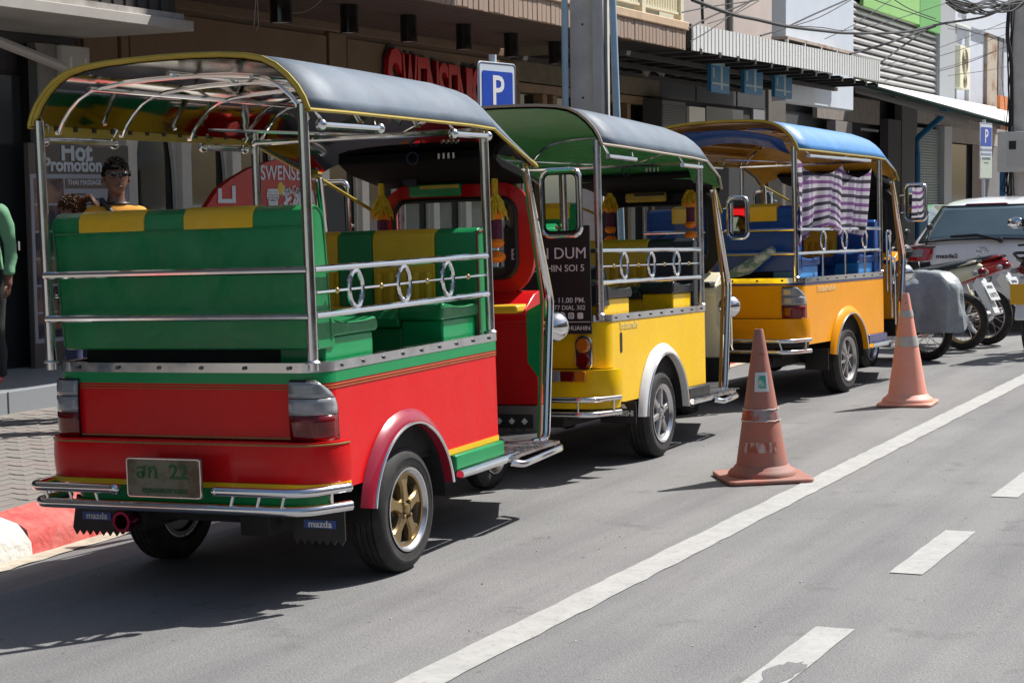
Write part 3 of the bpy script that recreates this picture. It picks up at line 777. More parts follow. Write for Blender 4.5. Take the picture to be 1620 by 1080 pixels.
# ---- lean-to canopy seen from its near end
yk = Yp(1352)
zr0 = Zp(1352, 127)
xe = -yk * math.tan(math.radians(26.8 - math.degrees(math.atan((1598 - 810) / 2788))))
ze = atX(1598, 195, xe).z
cn = thing('sloping_canopy', 'sunlit white corrugated lean-to canopy with grey rafters', 'canopy', (XF, yk, ze))
yend = yk + 16
n_ = 60; g = []
for k in range(n_ * 2 + 1):
    y = yk + (yend - yk) * k / (2 * n_); dz = .02 * (k % 2)
    g.append([(XF, y, zr0 + dz), (xe, y, ze + dz)])
P_(MB().grid(g), 'roof_sheet', mat('white_roof_sheet', (.72, .76, .73), .45, var=.05, dirt=.2), cn, smooth=0, solid=.01)
P_(MB().grid([[(XF, yk - .03, zr0 - .02), (xe, yk - .03, ze - .02)], [(XF, yk - .03, zr0 - .09), (xe, yk - .03, ze - .09)], [(XF, yk + .03, zr0 - .09), (xe, yk + .03, ze - .09)]]), 'verge_board', mat('dark_green_verge', (.04, .09, .07), .6), cn, solid=.01)
for j, yy in enumerate((yk + .1, yk + 3.5, yk + 7, yk + 10.5, yk + 14)):
    P_(MB().tube([(XF, yy, zr0 - .22), (xe - .9, yy, ze + .08)], .06, 4), 'rafter', mat('grey_rafter', (.27, .25, .24), .6), cn, smooth=0)
P_(MB().bx(xe + .05, xe + .15, yk, yend, ze - .16, ze - .06), 'eave_beam', mat('grey_rafter', (.27, .25, .24), .6), cn)
pp = [tuple(atX(1493, 182, -9.6)), tuple(atX(1452, 218, -10.3)), tuple(atX(1452, 238, -10.6)), tuple(atX(1452, 440, -10.6))]
P_(MB().tube(fillet(pp, .15, 4), .07, 8).box(atX(1493, 178, -9.6), (.2, .3, .16)), 'drain_pipe', mat('blue_pvc', (.01, .13, .30), .4), cn)
# ---- shutter shop
sp_ = thing('shutter_shop', 'pale shop with a grey roller shutter and a dark framed glass door', 'building', (XF, Yp(1452), 0))
sa, sb = Yp(1454), Yp(1491)
zsh = Zp(1472, 203)
P_(MB().bx(XF - .12, XF - .1, sa, sb, 0, zsh), 'shutter_backing', mat('shutter_grey', (.24, .29, .30), .5), sp_)
shm = mat('shutter_slat_grey', (.27, .32, .33), .45, .3, var=.1); s0 = None
for k in range(46):
    z = .1 + k * (zsh - .1) / 46
    if s0 is None:
        s0 = P_(MB().prism([(XF - .1, 0), (XF - .07, .012), (XF - .07, .045), (XF - .1, .058)], 'y', sa, sb), 'slat', shm, sp_); s0.location = (0, 0, z); s0i = s0.matrix_parent_inverse.copy()
    else: o = inst(s0, 'slat', sp_, (0, 0, z)); o.matrix_parent_inverse = s0i
P_(MB().bx(XF - .2, XF + .05, sb + .01, Yp(1503), 0, zsh + .1), 'white_column', mat('white_column_paint', (.52, .53, .56), .6), sp_)
P_(MB().bx(XF - .2, XF - .04, Yp(1503), Yp(1580), Zp(1520, 226), 4.2), 'wall_head', mat('beige_wall', (.38, .33, .30), .8, var=.12, vs=1.5), sp_)
P_(MB().bx(XF - .2, XF - .02, Yp(1452), Yp(1640), zsh + .11, zsh + .5), 'lintel', mat('beige_wall2', (.30, .27, .245), .8, var=.2), sp_)
P_(MB().bx(XF - .2, XF - .15, Yp(1505), Yp(1543), 0, Zp(1520, 228)), 'glass_door', mat('reflective_door_glass', (.035, .038, .045), .1, var=.3, vs=1.5), sp_)
for px in (1504.5, 1543):
    P_(MB().bx(XF - .16, XF - .06, Yp(px) - .09, Yp(px) + .12, 0, Zp(px, 226)), 'door_frame', black, sp_)
P_(MB().bx(XF - .2, XF - .1, Yp(1546), Yp(1560), 0, Zp(1550, 226)), 'brown_panel', mat('brown_panel', (.16, .08, .06), .6), sp_)
P_(MB().bx(XF - .2, XF - .05, Yp(1562), Yp(1640), 0, 4.2), 'grey_wall', mat('dim_grey_wall', (.17, .165, .17), .8, var=.15), sp_)
# ---- pale blue-white tower on the right
tw = thing('pale_building', 'pale bluish upper building with air conditioners behind the pole', 'building', (XF, Y5, 4))
P_(MB().bx(XF - .6, XF - .3, Y5, Y5 + 18, 3.9, 14), 'wall', mat('pale_blue_wall', (.50, .53, .60), .8, var=.07, vs=1), tw)
for px, w_, mm in ((1517, .12, whitep), (1522, .3, mat('grey_pipe2', (.3, .31, .33), .6)), (1544, .12, whitep), (1580, 1.6, mat('rust_stained_wall', (.42, .36, .29), .85, col2=(.22, .09, .03), vs=1.6, thr=(.5, .68))), (1592, 1.0, mat('dark_grey_blocks', (.2, .19, .2), .9, var=.3))):
    P_(MB().bx(XF - .3, XF - .2, Yp(px) - w_ / 2, Yp(px) + w_ / 2, 4.0, Zp(px, 35)), 'vertical_band', mm, tw)
P_(MB().bx(XF - .3, XF - .15, Y5 + .4, Y5 + 14, Zp(1530, 36), Zp(1530, 6)), 'sign_band', mat('pale_sign', (.55, .58, .64), .6), tw)
P_(MB().bx(XF - .3, XF - .1, Yp(1498), Yp(1540), Zp(1520, 38), Zp(1520, 34)), 'sign_ledge', whitep, tw)
txt('กาแฟ', .45, 1523, 22, XF - .14, mat('sign_ink', (.2, .2, .22), .6), tw)
for k, (py0, py1) in enumerate(((76, 119), (119, 140))):
    u = thing('air_conditioner', ['upper round-grilled outdoor unit on the pale wall', 'lower round-grilled outdoor unit on the pale wall'][k], 'air conditioner', (XF, Yp(1527), Zp(1527, py1)), group='outdoor units on the pale wall')
    a, b_ = atX(1519, py1, XF + .1), atX(1534, py0, XF + .1)
    P_(MB().bx(XF - .2, XF + .1, a.y, b_.y, a.z + .02, b_.z), 'casing', cream, u, bevel=.02)
    cy, cz = (a.y + b_.y) / 2, (a.z + b_.z) / 2; rr = (b_.z - a.z) * .4
    fg = MB()
    for q in (1, .75, .5, .25):
        fg.tube([(XF + .11, cy + rr * q * math.cos(k2 * math.pi / 12), cz + rr * q * math.sin(k2 * math.pi / 12)) for k2 in range(24)], .015, 5, closed=True)
    P_(fg, 'fan_grille', mat('grille_tan', (.25, .2, .15), .6), u)
osg = thing('orange_sign', 'orange sign panels partly hidden behind the canopy end', 'sign', (XF + 1, Yp(1590, XF + 1), 3.5))
P_(MB().bx(XF + .5, XF + .6, Yp(1576, XF + .5), Yp(1605, XF + .5), Zp(1590, 206, XF + .5), Zp(1590, 154, XF + .5)), 'sign_board', mat('orange_board', (.55, .16, .05), .5), osg)
# filler wall further along the street
fb = thing('far_shop_row', 'plain shop row continuing past the second pole', 'building', (XF, Yp(1640), 0))
P_(MB().bx(XF - .6, XF - .25, Yp(1640), 95, 0, 9), 'wall', mat('far_row_wall', (.36, .34, .32), .85, var=.15), fb)
for k in range(8):
    P_(MB().bx(XF - .26, XF - .2, Yp(1640) + 1 + k * 4.5, Yp(1640) + 3.6 + k * 4.5, .1, 2.8), 'shutter', shm, fb)
# ---- row across the street (out of frame: it is what mirrors and glass reflect)
for i, (y0, y1, h_, c) in enumerate(((-22, 2, 9, (.55, .53, .48)), (2.1, 22, 7.5, (.42, .27, .22)), (22.1, 46, 10, (.6, .58, .52)))):
    ob = thing('street_row_building', ['cream shop block across the street behind the camera', 'brick coloured shop block across the street', 'pale tall shop block further along across the street'][i], 'building', (14, y0, 0))
    P_(MB().bx(13.5, 20, y0, y1, -.3, h_), 'wall', mat('across_wall_%s' % 'abc'[i], c, .8, var=.1), ob)
    for r in range(1, 3):
        for k in range(int((y1 - y0) / 3)):
            P_(MB().bx(13.4, 13.52, y0 + .8 + k * 3, y0 + 2.2 + k * 3, r * 3.1, r * 3.1 + 1.5), 'window', dgl, ob)
    P_(MB().bx(12.2, 13.5, y0, y1, 2.8, 2.95), 'canopy', whitep, ob)
    for k in range(int((y1 - y0) / 4)):
        P_(MB().bx(13.4, 13.52, y0 + .5 + k * 4, y0 + 3.6 + k * 4, 0, 2.6), 'shopfront', dgl, ob)
struct(MB().bx(9.5, 13.5, -25, 60, -.3, .02).build('pavement_across', pav, smooth=0))
# ------------------------------------------------------------------ tuk-tuk builder
MX = Matrix(((0, 0, 1, 0), (1, 0, 0, 0), (0, 1, 0, 0), (0, 0, 0, 1)))      # local Z -> world X

def wheel(par, xo, yc, zc, r=.29, w=.17, rimm=silrim, style='five', out=1, hub=None):
    # xo: outer face x ; out=+1 outer face towards +x
    e = bpy.data.objects.new('wheel', None); COL.objects.link(e); e.parent = par; e.empty_display_size = .1
    M = Matrix.Translation((xo, yc, zc)) @ Matrix.Diagonal((out, 1, 1, 1)) @ MX
    ri = r * .665
    t = MB(); prof = [(ri - .012, -w + .02), (ri + .0, -w + .005), (r - .05, -w - .004), (r - .018, -w + .008), (r - .003, -w + .026)]
    for g in range(4):
        h = -w + .026 + (w - .052) * (g + .5) / 4
        prof += [(r, h - .008), (r, h - .003), (r - .009, h - .002), (r - .009, h + .002), (r, h + .003), (r, h + .008)]
    prof += [(r - .003, -.026), (r - .018, -.008), (r - .04, .002), (r - .052, .0045), (r - .056, .002), (ri + .018, .003), (ri + .004, -.004), (ri - .012, -.02)]
    t.lathe(prof, 56, M, closed=True)
    for k in range(0):
        a = 2 * math.pi * k / 56
        for hh in (-.020, -w + .020):
            RM = M @ Matrix.Rotation(a, 4, 'Z')
            t.add([(r - .020, -.009, hh - .010), (r - .0005, -.009, hh - .010), (r - .020, .009, hh - .010), (r - .0005, .009, hh - .010),
                   (r - .020, -.009, hh + .010), (r - .003, -.009, hh + .010), (r - .020, .009, hh + .010), (r - .003, .009, hh + .010)],
                  [(0, 1, 3, 2), (4, 6, 7, 5), (0, 4, 5, 1), (2, 3, 7, 6), (0, 2, 6, 4), (1, 5, 7, 3)], RM)
    t.build('tyre', rubber, e)
    rm = MB(); d = .035
    rm.lathe([(ri - .002, -w + .02), (ri + .002, -.006), (ri + .002, .004), (ri - .006, .004), (ri - .014, -.002), (ri - .022, -.014), (ri - .026, -.016), (ri - .020, -w + .02)], 48, M, closed=True)
    rm.build('rim', steel if style != 'mesh' else rimm, e)
    MB().lathe([(ri - .024, -.0165), (ri - .040, -.05), (ri - .040, -w + .02), (ri - .022, -w + .02)], 40, M, closed=True).build('barrel', dsteel, e)
    b = MB(); b.lathe([(0.0, -.13), (ri - .05, -.13), (ri - .036, -.10), (ri - .036, -.09), (0.0, -.095)], 28, M)
    b.build('brake_drum', dsteel, e, smooth=30)
    sp = MB(); ns = 5 if style == 'five' else (6 if style == 'six' else 8)
    R1 = ri - .018
    for k in range(ns):
        RM = M @ Matrix.Rotation(2 * math.pi * (k + .25) / ns, 4, 'Z')
        if style == 'five': ws = [(.040, .034), (.075, .026), (.11, .026), (R1 - .030, .050), (R1, .088)]
        elif style == 'six': ws = [(.045, .022), (.09, .020), (.13, .022), (R1, .036)]
        else: ws = [(.045, .012), (.09, .011), (.13, .011), (R1, .015)]
        zs = [-.016 - .010 * (q / (len(ws) - 1)) for q in range(len(ws))]
        vs = []; fs = []
        for (rr, ww), zz in zip(ws, zs):
            vs += [(rr, -ww, zz - .006), (rr, -ww * .72, zz + .006), (rr, ww * .72, zz + .006), (rr, ww, zz - .006), (rr, ww, zz - .03), (rr, -ww, zz - .03)]
        for q in range(len(ws) - 1):
            for j in range(6):
                l = (j + 1) % 6
                fs.append((q * 6 + j, q * 6 + l, q * 6 + 6 + l, q * 6 + 6 + j))
        sp.add(vs, fs, RM)
    sp.lathe([(.0, -.03), (.062, -.03), (.062, -.024), (.056, -.018), (.03, -.016), (.026, -.004), (.018, 0.0), (.0, 0.0)], 24, M)
    if style == 'five': sp.lathe([(R1 - .016, -.030), (R1 - .016, -.014), (R1 + .002, -.012), (R1 + .002, -.030)], 40, M, closed=True)
    for k in range(4):
        a = math.pi / 4 + k * math.pi / 2
        sp.lathe([(.0, -.02), (.011, -.02), (.011, -.004), (.007, 0.0), (.0, 0.0)], 6, M @ Matrix.Translation((.043 * math.cos(a), .043 * math.sin(a), 0)))
    sp.build('spokes', rimm, e, smooth=30)
    return e

HALF = [(0, .260), (.15, .258), (.30, .252), (.42, .240), (.50, .222), (.565, .190), (.62, .145), (.665, .095), (.695, .045), (.712, 0.0)]
def arch(off=0.0, kh=1.0, kw=1.0, nmir=True):
    pts = [(-u, h) for u, h in HALF[::-1]] + [(u, h) for u, h in HALF[1:]]
    out = []
    for u, h in pts:
        l = math.hypot(u * .5, h - .02) or 1
        out.append((u * kw * (1 - off / .72), h * kh - off * (.9 if h > .03 else .0)))
    return out

def tuktuk(name, label, P):
    f = Vector((-math.sin(P['yaw']), math.cos(P['yaw']), 0)); N = Vector((-CAMB, 0, 1)).normalized()
    f = (f - N * f.dot(N)).normalized(); x = f.cross(N)
    f2 = f * math.cos(P['pitch']) + N * math.sin(P['pitch']); N2 = x.cross(f2)
    M = Matrix((x, f2, N2)).transposed().to_4x4(); M.translation = P['o']
    T = thing(name, label, 'tuk-tuk', M=M, group='tuk-tuks parked in a row along the kerb')
    yr, yf, zt = P['yr'], P['yf'], P.get('zt', 0.0)       # zt lifts strip/roof
    ZS, ZR, XC = 1.035 + zt, 2.10 + P.get('zr', 0), -.70
    ZL = .48 + zt
    XL, XR = -1.40, 0.0
    B, TR, LOW = P['body'], P['trim'], P['low']
    # --- side panels with wheel arch
    ay, az, ar = 0.0, .29, P.get('ar', .40)
    def side_poly():
        pts = [(yr + .12, ZL), (yr + .12, ZS - .04), (yf, ZS - .04), (yf, ZL)]
        a1 = math.asin((ZL - az) / ar)
        for k in range(21):
            a = a1 + (math.pi - 2 * a1) * k / 20
            pts.append((ay + ar * math.cos(a), az + ar * math.sin(a)))
        return pts
    for xs in ((XR - .03, XR), (XL, XL + .03)):
        MB().prism(side_poly(), 'x', *xs).build('side_panel', B, T)
    # fender flares
    fm = P['fender']
    for xo, sg in ((XR, 1), (XL, -1)):
        g = []
        a1 = math.asin((.36 + zt - az) / ar) if not P.get('fr') else -.1
        for k in range(25):
            a = -a1 * 0 + a1 + (math.pi - 2 * a1) * k / 24
            ca, sa = math.cos(a), math.sin(a)
            row = []
            for (rr, xx) in ((ar + .068, .002), (ar + .05, .024), (ar + .025, .040), (ar + .004, .045), (ar - .004, .043), (ar - .004, .0)):
                row.append((xo + sg * xx, ay + rr * ca, az + rr * sa))
            g.append(row)
        MB().grid(g).build('fender', fm, T, smooth=50)
        MB().tube([(xo + sg * .045, ay + (ar + .002) * math.cos(a1 + (math.pi - 2 * a1) * k / 28), az + (ar + .002) * math.sin(a1 + (math.pi - 2 * a1) * k / 28)) for k in range(29)], .0075, 6).build('fender_trim', chrome, T)
        w = MB(); g = []
        for k in range(17):
            a = math.pi * k / 16
            g.append([(xo - sg * .0, ay + (ar - .006) * math.cos(a), az + (ar - .006) * math.sin(a)), (xo - sg * .34, ay + (ar - .006) * math.cos(a), az + (ar - .006) * math.sin(a))])
        w.grid(g).bx(xo - sg * .335, xo - sg * .345, ay - ar, ay + ar, .3, az + ar)
        w.build('wheel_well', undr, T)
    # rear panel with rounded corners (swept outline)
    def rear_outline(off, x0=XL, x1=XR, rc=.12):
        pts = [(x1 + off, yr + .12)]
        for k in range(1, 9):
            a = math.pi / 2 * k / 8
            pts.append((x1 + off - (rc + off) * (1 - math.cos(a)), yr + .12 - (rc + off) * math.sin(a)))
        pts += [(XC, yr - off - .008)]
        q = [(2 * XC - p[0], p[1]) for p in pts[:-1]][::-1]
        return pts + q
    def shell(z0, z1, off0, off1, m, nm, n=2, crown=0.0, bevel=0):
        g = []
        for k in range(n):
            t = k / (n - 1); off = off0 + (off1 - off0) * t + crown * math.sin(math.pi * t)
            g.append([(p[0], p[1], z0 + (z1 - z0) * t) for p in rear_outline(off)])
        inn = [(p[0] * 1 + (.0), p[1], 0) for p in rear_outline(-.03)]
        g = [[(p[0], p[1], z0) for p in inn]] + g + [[(p[0], p[1], z1) for p in inn]]
        return MB().grid(g).build(nm, m, T, smooth=50)
    zmid = .70 + zt
    shell(zmid + .006, ZS - .04, .0, .0, B, 'rear_panel', 4)
    LO = P.get('lowoff', .035)
    # protruding lower rear, stops short of the wheel arch
    shell(ZL + .045, zmid, LO, LO, P.get('lowbody', B), 'rear_valance', 5, crown=.006)
    if P.get('yline'):
        shell(ZL + .02, ZL + .043, LO + .003, LO + .003, ystripe, 'yellow_stripe')
        for xs in ((XR - .001, XR + .004), (XL - .004, XL + .001)):
            MB().bx(xs[0], xs[1], ar + .03, yf, ZL - .0, ZL + .026).build('yellow_stripe', ystripe, T)
        shell(ZL - .07, ZL + .018, -.05, -.035, LOW, 'rear_skirt')
    else:
        shell(ZL - .02, ZL + .043, LO - .012, LO - .002, LOW, 'rear_skirt')
    for z, off in ((zmid + .012, .002), (zmid - .012, LO + .002)):
        if P.get('pin'): MB().tube([(p[0], p[1], z) for p in rear_outline(off)], .0042, 5).build('pinstripe', gold, T)
    # coloured band under the trim
    bh = P.get('band', .055)
    if bh:
        shell(ZS - .04 - bh, ZS - .038, .003, .003, TR, 'painted_band')
        for xs in ((XR - .001, XR + .003), (XL - .003, XL + .001)):
            MB().bx(xs[0], xs[1], yr + .118, yf + .001, ZS - .04 - bh, ZS - .038).build('painted_band', TR, T)
        if P.get('pin'):
            pl = rear_outline(.004); pl = [(XR + .004, yf)] + pl + [(XL - .004, yf)]
            for dz in (.010, .022):
                MB().tube([(p[0], p[1], ZS - .04 - bh - dz) for p in pl], .0018, 5).build('pinstripe', gold, T)
    # steel strip on top of the tub
    pl = [(XR + .004, yf + .01)] + rear_outline(.006) + [(XL - .004, yf + .01)]
    g = [[(p[0], p[1], z) for p in pl] for z in (ZS - .042, ZS)]
    pli = [(XR - .05, yf + .01)] + rear_outline(-.05) + [(XL + .05, yf + .01)]
    g.append([(p[0], p[1], ZS) for p in pli])
    MB().grid(g).build('steel_strip', mat('polished_strip', (.66, .66, .67), .16, 1.0, rvar=.1), T, smooth=30)
    rv = MB()
    for k in range(9): rv.sphere((XR + .008, yr + .17 + (yf - yr - .25) * k / 8, ZS - .021), .009, 8)
    for k in range(6): rv.sphere((XL + .15 + (XR - XL - .3) * k / 5, yr - .018, ZS - .021), .009, 8)
    rv.build('rivets', dsteel, T)
    # tub inside
    MB().bx(XL + .03, XR - .03, yr + .05, yf, .50, .53).build('floor', dsteel, T)
    MB().bx(XL + .03, XL + .04, yr + .12, yf, .5, ZS - .05).bx(XR - .04, XR - .03, yr + .12, yf, .5, ZS - .05).bx(XL + .05, XR - .05, yr + .04, yr + .05, .5, ZS - .05).build('tub_lining', P.get('lining', undr), T)
    # chassis
    MB().bx(-1.2, -.2, yr + .1, P['yn'] - .1, .36, .42).bx(-1.1, -.95, yr + .02, P['yn'] - .05, .28, .37).bx(-.45, -.3, yr + .02, P['yn'] - .05, .28, .37).tube([(-1.25, 0, .29), (-.15, 0, .29)], .04, 10).sphere((-.7, 0, .28), .11, 12).bx(-.95, -.5, .9, 1.4, .22, .36).bx(-1.15, -.28, yr + .1, yr + .16, .32, .48).build('chassis', undr, T, bevel=.008)
    wheel(T, 0.0, 0.0, .29, rimm=P['rim'], style=P['rimstyle'])
    wheel(T, -1.40, 0.0, .29, rimm=P['rim'], style=P['rimstyle'], out=-1)
    zfw = .27 + P.get('fwz', 0)
    wheel(T, -.635, P['yw'], zfw, r=.27, w=.13, rimm=silrim, style='six')
    yw = P['yw']
    MB().prism([(yw - .28, .62), (yw - .28, .95), (yw - .1, 1.0), (yw + .15, .92), (yw + .30, .70), (yw + .33, .52), (yw + .31, .40)] + [(yw + .31 * math.cos(a * math.pi / 10), .30 + .31 * math.sin(a * math.pi / 10)) for a in range(1, 10)] + [(yw - .31, .40)], 'x', -.95, -.45).build('front_mudguard', P['nose'], T, bevel=.02)
    MB().tube([(-.60, yw, .27), (-.60, yw - .15, .75)], .02, 8).tube([(-.80, yw, .27), (-.80, yw - .15, .75)], .02, 8).build('front_fork', dsteel, T)
    # tail lamps
    if P['lamp'] == 'big':
        for sg in (1, -1):
            def X(u): return XR + u if sg > 0 else XL - u
            def lampgrid(z0, z1, m, nm, n=5):
                g = []
                for k in range(n):
                    z = z0 + (z1 - z0) * k / (n - 1)
                    tt = (z - (.69 + zt)) / .265; 
                    wtop = max(0, (tt - .55) / .45)
                    row = []
                    for j in range(9):
                        s_ = j / 8
                        inner = -.150 + .0 * tt; reach = s_ * (1 - .42 * wtop ** 2)
                        # path along back then round the corner
                        L = 0
                        d = reach * .235
                        if d < .07: px_, py_ = inner + d, yr - .014
                        else:
                            a = min((d - .07) / .11, math.pi / 2)
                            px_, py_ = inner + .07 + .12 * math.sin(a) * .8, yr - .014 + .12 * (1 - math.cos(a))
                        row.append((X(px_) , py_ - .008 * math.sin(math.pi * min(1, max(0, tt))), z))
                    g.append(row)
                return MB().grid(g).build(nm, m, T, smooth=60, solid=.012)
            zA, zB, zC, zD = .700 + zt, .812 + zt, .885 + zt, .955 + zt
            h = lampgrid(zA - .012, zD + .008, black, 'lamp_housing', 7); h.location.y = .006
            a = lampgrid(zA, zB - .002, redl, 'tail_lamp'); lampgrid(zB + .002, zC - .002, clearl, 'indicator_lamp'); lampgrid(zC + .002, zD, clearl, 'reversing_lamp')
    else:
        for cxx in (-.14, -1.26):
            MB().prism(rrect(cxx, .80 + zt, .115, .225, .055, 5), 'y', yr - .022, yr + .01).build('lamp_housing', chrome, T, bevel=.006)
            MB().prism(rrect(cxx, .850 + zt, .088, .095, .044, 5), 'y', yr - .04, yr - .015).build('indicator_lamp', orangel, T, bevel=.01)
            MB().prism(rrect(cxx, .755 + zt, .09, .105, .044, 5), 'y', yr - .04, yr - .015).build('tail_lamp', redl, T, bevel=.01)
        for sx in (-.22, -1.18):
            for k, (mm, w0) in enumerate(((clearl, .055), (redl, .09), (orangel, .075))):
                x0 = sx - .11 + (0, .057, .149)[k]
                MB().bx(x0, x0 + w0, yr - LO - .026, yr - LO - .005, .63 + zt, .695 + zt).build('reflector', mm, T, bevel=.006)
        # recessed boot lid frame
        for (w_, h_) in ((.62, .30), (.50, .20)):
            MB().tube([(px_, yr - .012, pz_) for px_, pz_ in rrect(-.74, .86 + zt, w_, h_, .03)], .006, 5, closed=True).build('panel_groove', black, T)
        MB().prism(rrect(XC + .0, .86 + zt, .40, .16, .02), 'y', yr - .016, yr).build('white_marking', whitep, T)
    # bumper
    yb = yr - .17
    rb = .019
    bu = P['bumper']
    c1 = [(XL - .02, yb + .32, .50), (XL - .04, yb, .50), (XL + .44, yb, .50)] if bu == 'plate' else None
    bpart = bpy.data.objects.new('rear_bumper', None); COL.objects.link(bpart); bpart.parent = T
    if bu == 'plate':
        MB().tube(fillet([(XL - .02, yb + .25, .497), (XL - .03, yb, .497), (XL + .44, yb, .497)], .09), .021, 12).sphere((XL + .44, yb, .497), .026, 10).build('upper_tube', chrome, bpart)
        MB().tube(fillet([(-.44, yb, .502), (-.02, yb + .01, .502), (.075, yb + .23, .502)], .10), .021, 12).sphere((-.44, yb, .502), .023, 10).sphere((.075, yb + .23, .502), .022, 10).build('upper_tube', chrome, bpart)
        zl = .425
        MB().tube(fillet([(XL - .0, yb + .25, zl), (XL - .01, yb, zl), (-.03, yb + .01, zl), (.085, yb + .23, zl)], .10), .022, 12).build('lower_tube', chrome, bpart)
        for k, xx in enumerate((XL + .06, XL + .19, XL + .33, -.35, -.22, -.10)):
            s_ = .022 if xx < -.7 else -.022
            MB().tube([(xx, yb, .50), (xx + s_, yb, .425)], .0065, 8).build('strut', chrome, bpart)
        MB().tube([(.045, yb + .14, .50), (.045, yb + .14, .425)], .0065, 8).tube([(XL - .02, yb + .12, .50), (XL, yb + .12, .425)], .0065, 8).build('strut', chrome, bpart)
    else:
        zu, zl = (.525 + zt, .435 + zt)
        for z_, nm in ((zu, 'upper_tube'), (zl, 'lower_tube')):
            MB().tube(fillet([(XL - .01, yb + .25, z_), (XL - .02, yb, z_), (-.05, yb, z_), (.05, yb + .27, z_)], .09), .018, 12).build(nm, chrome, bpart)
        for xx in (XL + .1, XL + .5, -.55, -.12):
            MB().tube([(xx, yb, zu), (xx + (.03 if bu == 'slant' else 0), yb, zl)], .007, 8).build('strut', chrome, bpart)
        MB().tube([(.035, yb + .20, zu), (.035, yb + .20, zl)], .007, 8).build('strut', chrome, bpart)
    # side step tubes + diamond plate
    st = bpy.data.objects.new('side_step', None); COL.objects.link(st); st.parent = T
    for sx, sg in ((XR, 1), (XL, -1)):
        MB().tube([(sx + sg * .05, ar + .06, .385 + zt), (sx + sg * .05, yf + .12, .385 + zt), ], .021, 10).tube(fillet([(sx + sg * .05, yf + .03, .36 + zt), (sx + sg * .10, yf + .08, .345 + zt), (sx + sg * .10, P['yn'] + .0, .36 + zt), (sx - sg * .02, P['yn'] + .06, .38 + zt)], .06), .018, 10).build('step_tube', chrome, st)
        MB().bx(sx - sg * .25, sx + sg * .09, yf + .01, P['yn'] - .02, .385 + zt, .40 + zt).build('tread_plate', steel, st)
        b = MB()
        for i in range(12):
            for j in range(5):
                b.box((sx + sg * (-.02 + .022 * j), yf + .05 + .045 * i + (.02 if j % 2 else 0), .402 + zt), (.018, .006, .004), Matrix.Rotation(R_(45 if (i + j) % 2 else -45), 3, 'Z'))
        b.build('tread_pattern', chrome, st, smooth=0)
        MB().bx(sx - sg * .02, sx + sg * .035, ar + .05, yf + .0, .40 + zt, ZL + .0).build('sill', P['sill'], T, bevel=.012)
        MB().bx(sx - sg * .02, sx + sg * .02, ar + .05, yf, ZL - .02, ZL).build('sill_lip', P['sill'], T)
    # posts
    pr = .0235
    zp = 2.12 + P.get('zr', 0)
    pts_posts = {'rr': (XR - .02, yr - .03), 'rl': (XL + .02, yr - .03), 'fr': (XR - .02, yf - .01), 'fl': (XL + .02, yf - .01)}
    for k, (px_, py_) in pts_posts.items():
        MB().tube([(px_, py_, ZS - .03), (px_, py_, zp)], pr, 14).build('post', steel if P.get('dullpost') else chrome, T)
        MB().lathe([(.0, 0), (.034, 0), (.034, .006), (.026, .014), (0, .014)], 14, Matrix.Translation((px_, py_, ZS))).build('post_foot', steel, T)
    # rails
    z1, z2 = 1.43 + zt, 1.235 + zt
    for xx in (XR - .02, XL + .02):
        for z_ in (z1, z2):
            MB().tube([(xx, yr - .0, z_), (xx, yf - .02, z_)], .0165, 10).build('side_rail', chrome, T)
    ya, yb2 = yr + .02, yf - .03
    for xx in (XR - .02, XL + .02):
        zc = (z1 + z2) / 2
        rg = P.get('rings', (.20, .467, .735))
        if P.get('rod', True):
            MB().tube([(xx, ya, zc), (xx, yb2, zc)], .0065, 8).build('middle_rod', chrome, T)
            for t in [(rg[0]) / 2, (rg[0] + rg[1]) / 2, (rg[1] + rg[2]) / 2, (rg[2] + 1) / 2]:
                MB().sphere((xx, ya + (yb2 - ya) * t, zc), .0145, 10).build('rod_bead', mat('brass', (.6, .42, .18), .3, 1.0), T)
        for t in rg:
            yc = ya + (yb2 - ya) * t
            MB().tube([(xx, yc + .060 * math.cos(2 * math.pi * k / 28), zc + .080 * math.sin(2 * math.pi * k / 28)) for k in range(28)], .0115, 8, closed=True).build('rail_ring', chrome, T)
    if P.get('lowbars'):
        for t in (.28, .55, .80):
            MB().tube([(XR - .02, ya + (yb2 - ya) * t, z2), (XR - .02, ya + (yb2 - ya) * t, ZS)], .010, 8).build('rail_upright', steel, T)
    for z_ in (z1, z2):
        if P.get('rear_rail', True): MB().tube([(XL + .02, yr - .045, z_), (XR - .02, yr - .045, z_)], .0165, 10).build('rear_rail', chrome if not P.get('dullpost') else steel, T)
    # roof
    yn = P['yn']
    secs = [(yr - .05, ZR, 1, 1), (yr + .25, ZR - .0, 1.0, 1), ((yr + yf) / 2, ZR - .006, .985, 1), (yf - .25, ZR - .012, .95, 1), (yf + .03, ZR - .022, .90, 1), (yf + .16, ZR - .065, .80, .995), (yf + .36, ZR - .125, .62, .985), (yn, ZR - .205, .40, .97)]
    def roofgrid(off, secs_, yend=0):
        g = []
        for (y, z, kh, kw) in secs_:
            g.append([(XC + u, y, z + h) for u, h in arch(off, kh, kw * 1.01)])
        return g
    MB().grid(roofgrid(0, secs)).build('roof_cover', P['roof'], T, smooth=70, solid=.01)
    MB().grid(roofgrid(.022, [(secs[0][0] + .02,) + secs[0][1:]] + secs[1:])).build('ceiling', P['ceil'], T, smooth=70)
    tm = P['rooftrim']
    for sgn in (1, -1):
        MB().tube([(XC + sgn * .722 * kw, y, z - .006) for (y, z, kh, kw) in secs], .0085, 6).build('roof_edging', tm, T)
    for (y, z, kh, kw) in (secs[0], secs[-1]):
        MB().tube([(XC + u, y, z + h) for u, h in arch(0.0, kh, kw * 1.01)], .0095, 6).build('roof_edging', tm, T)
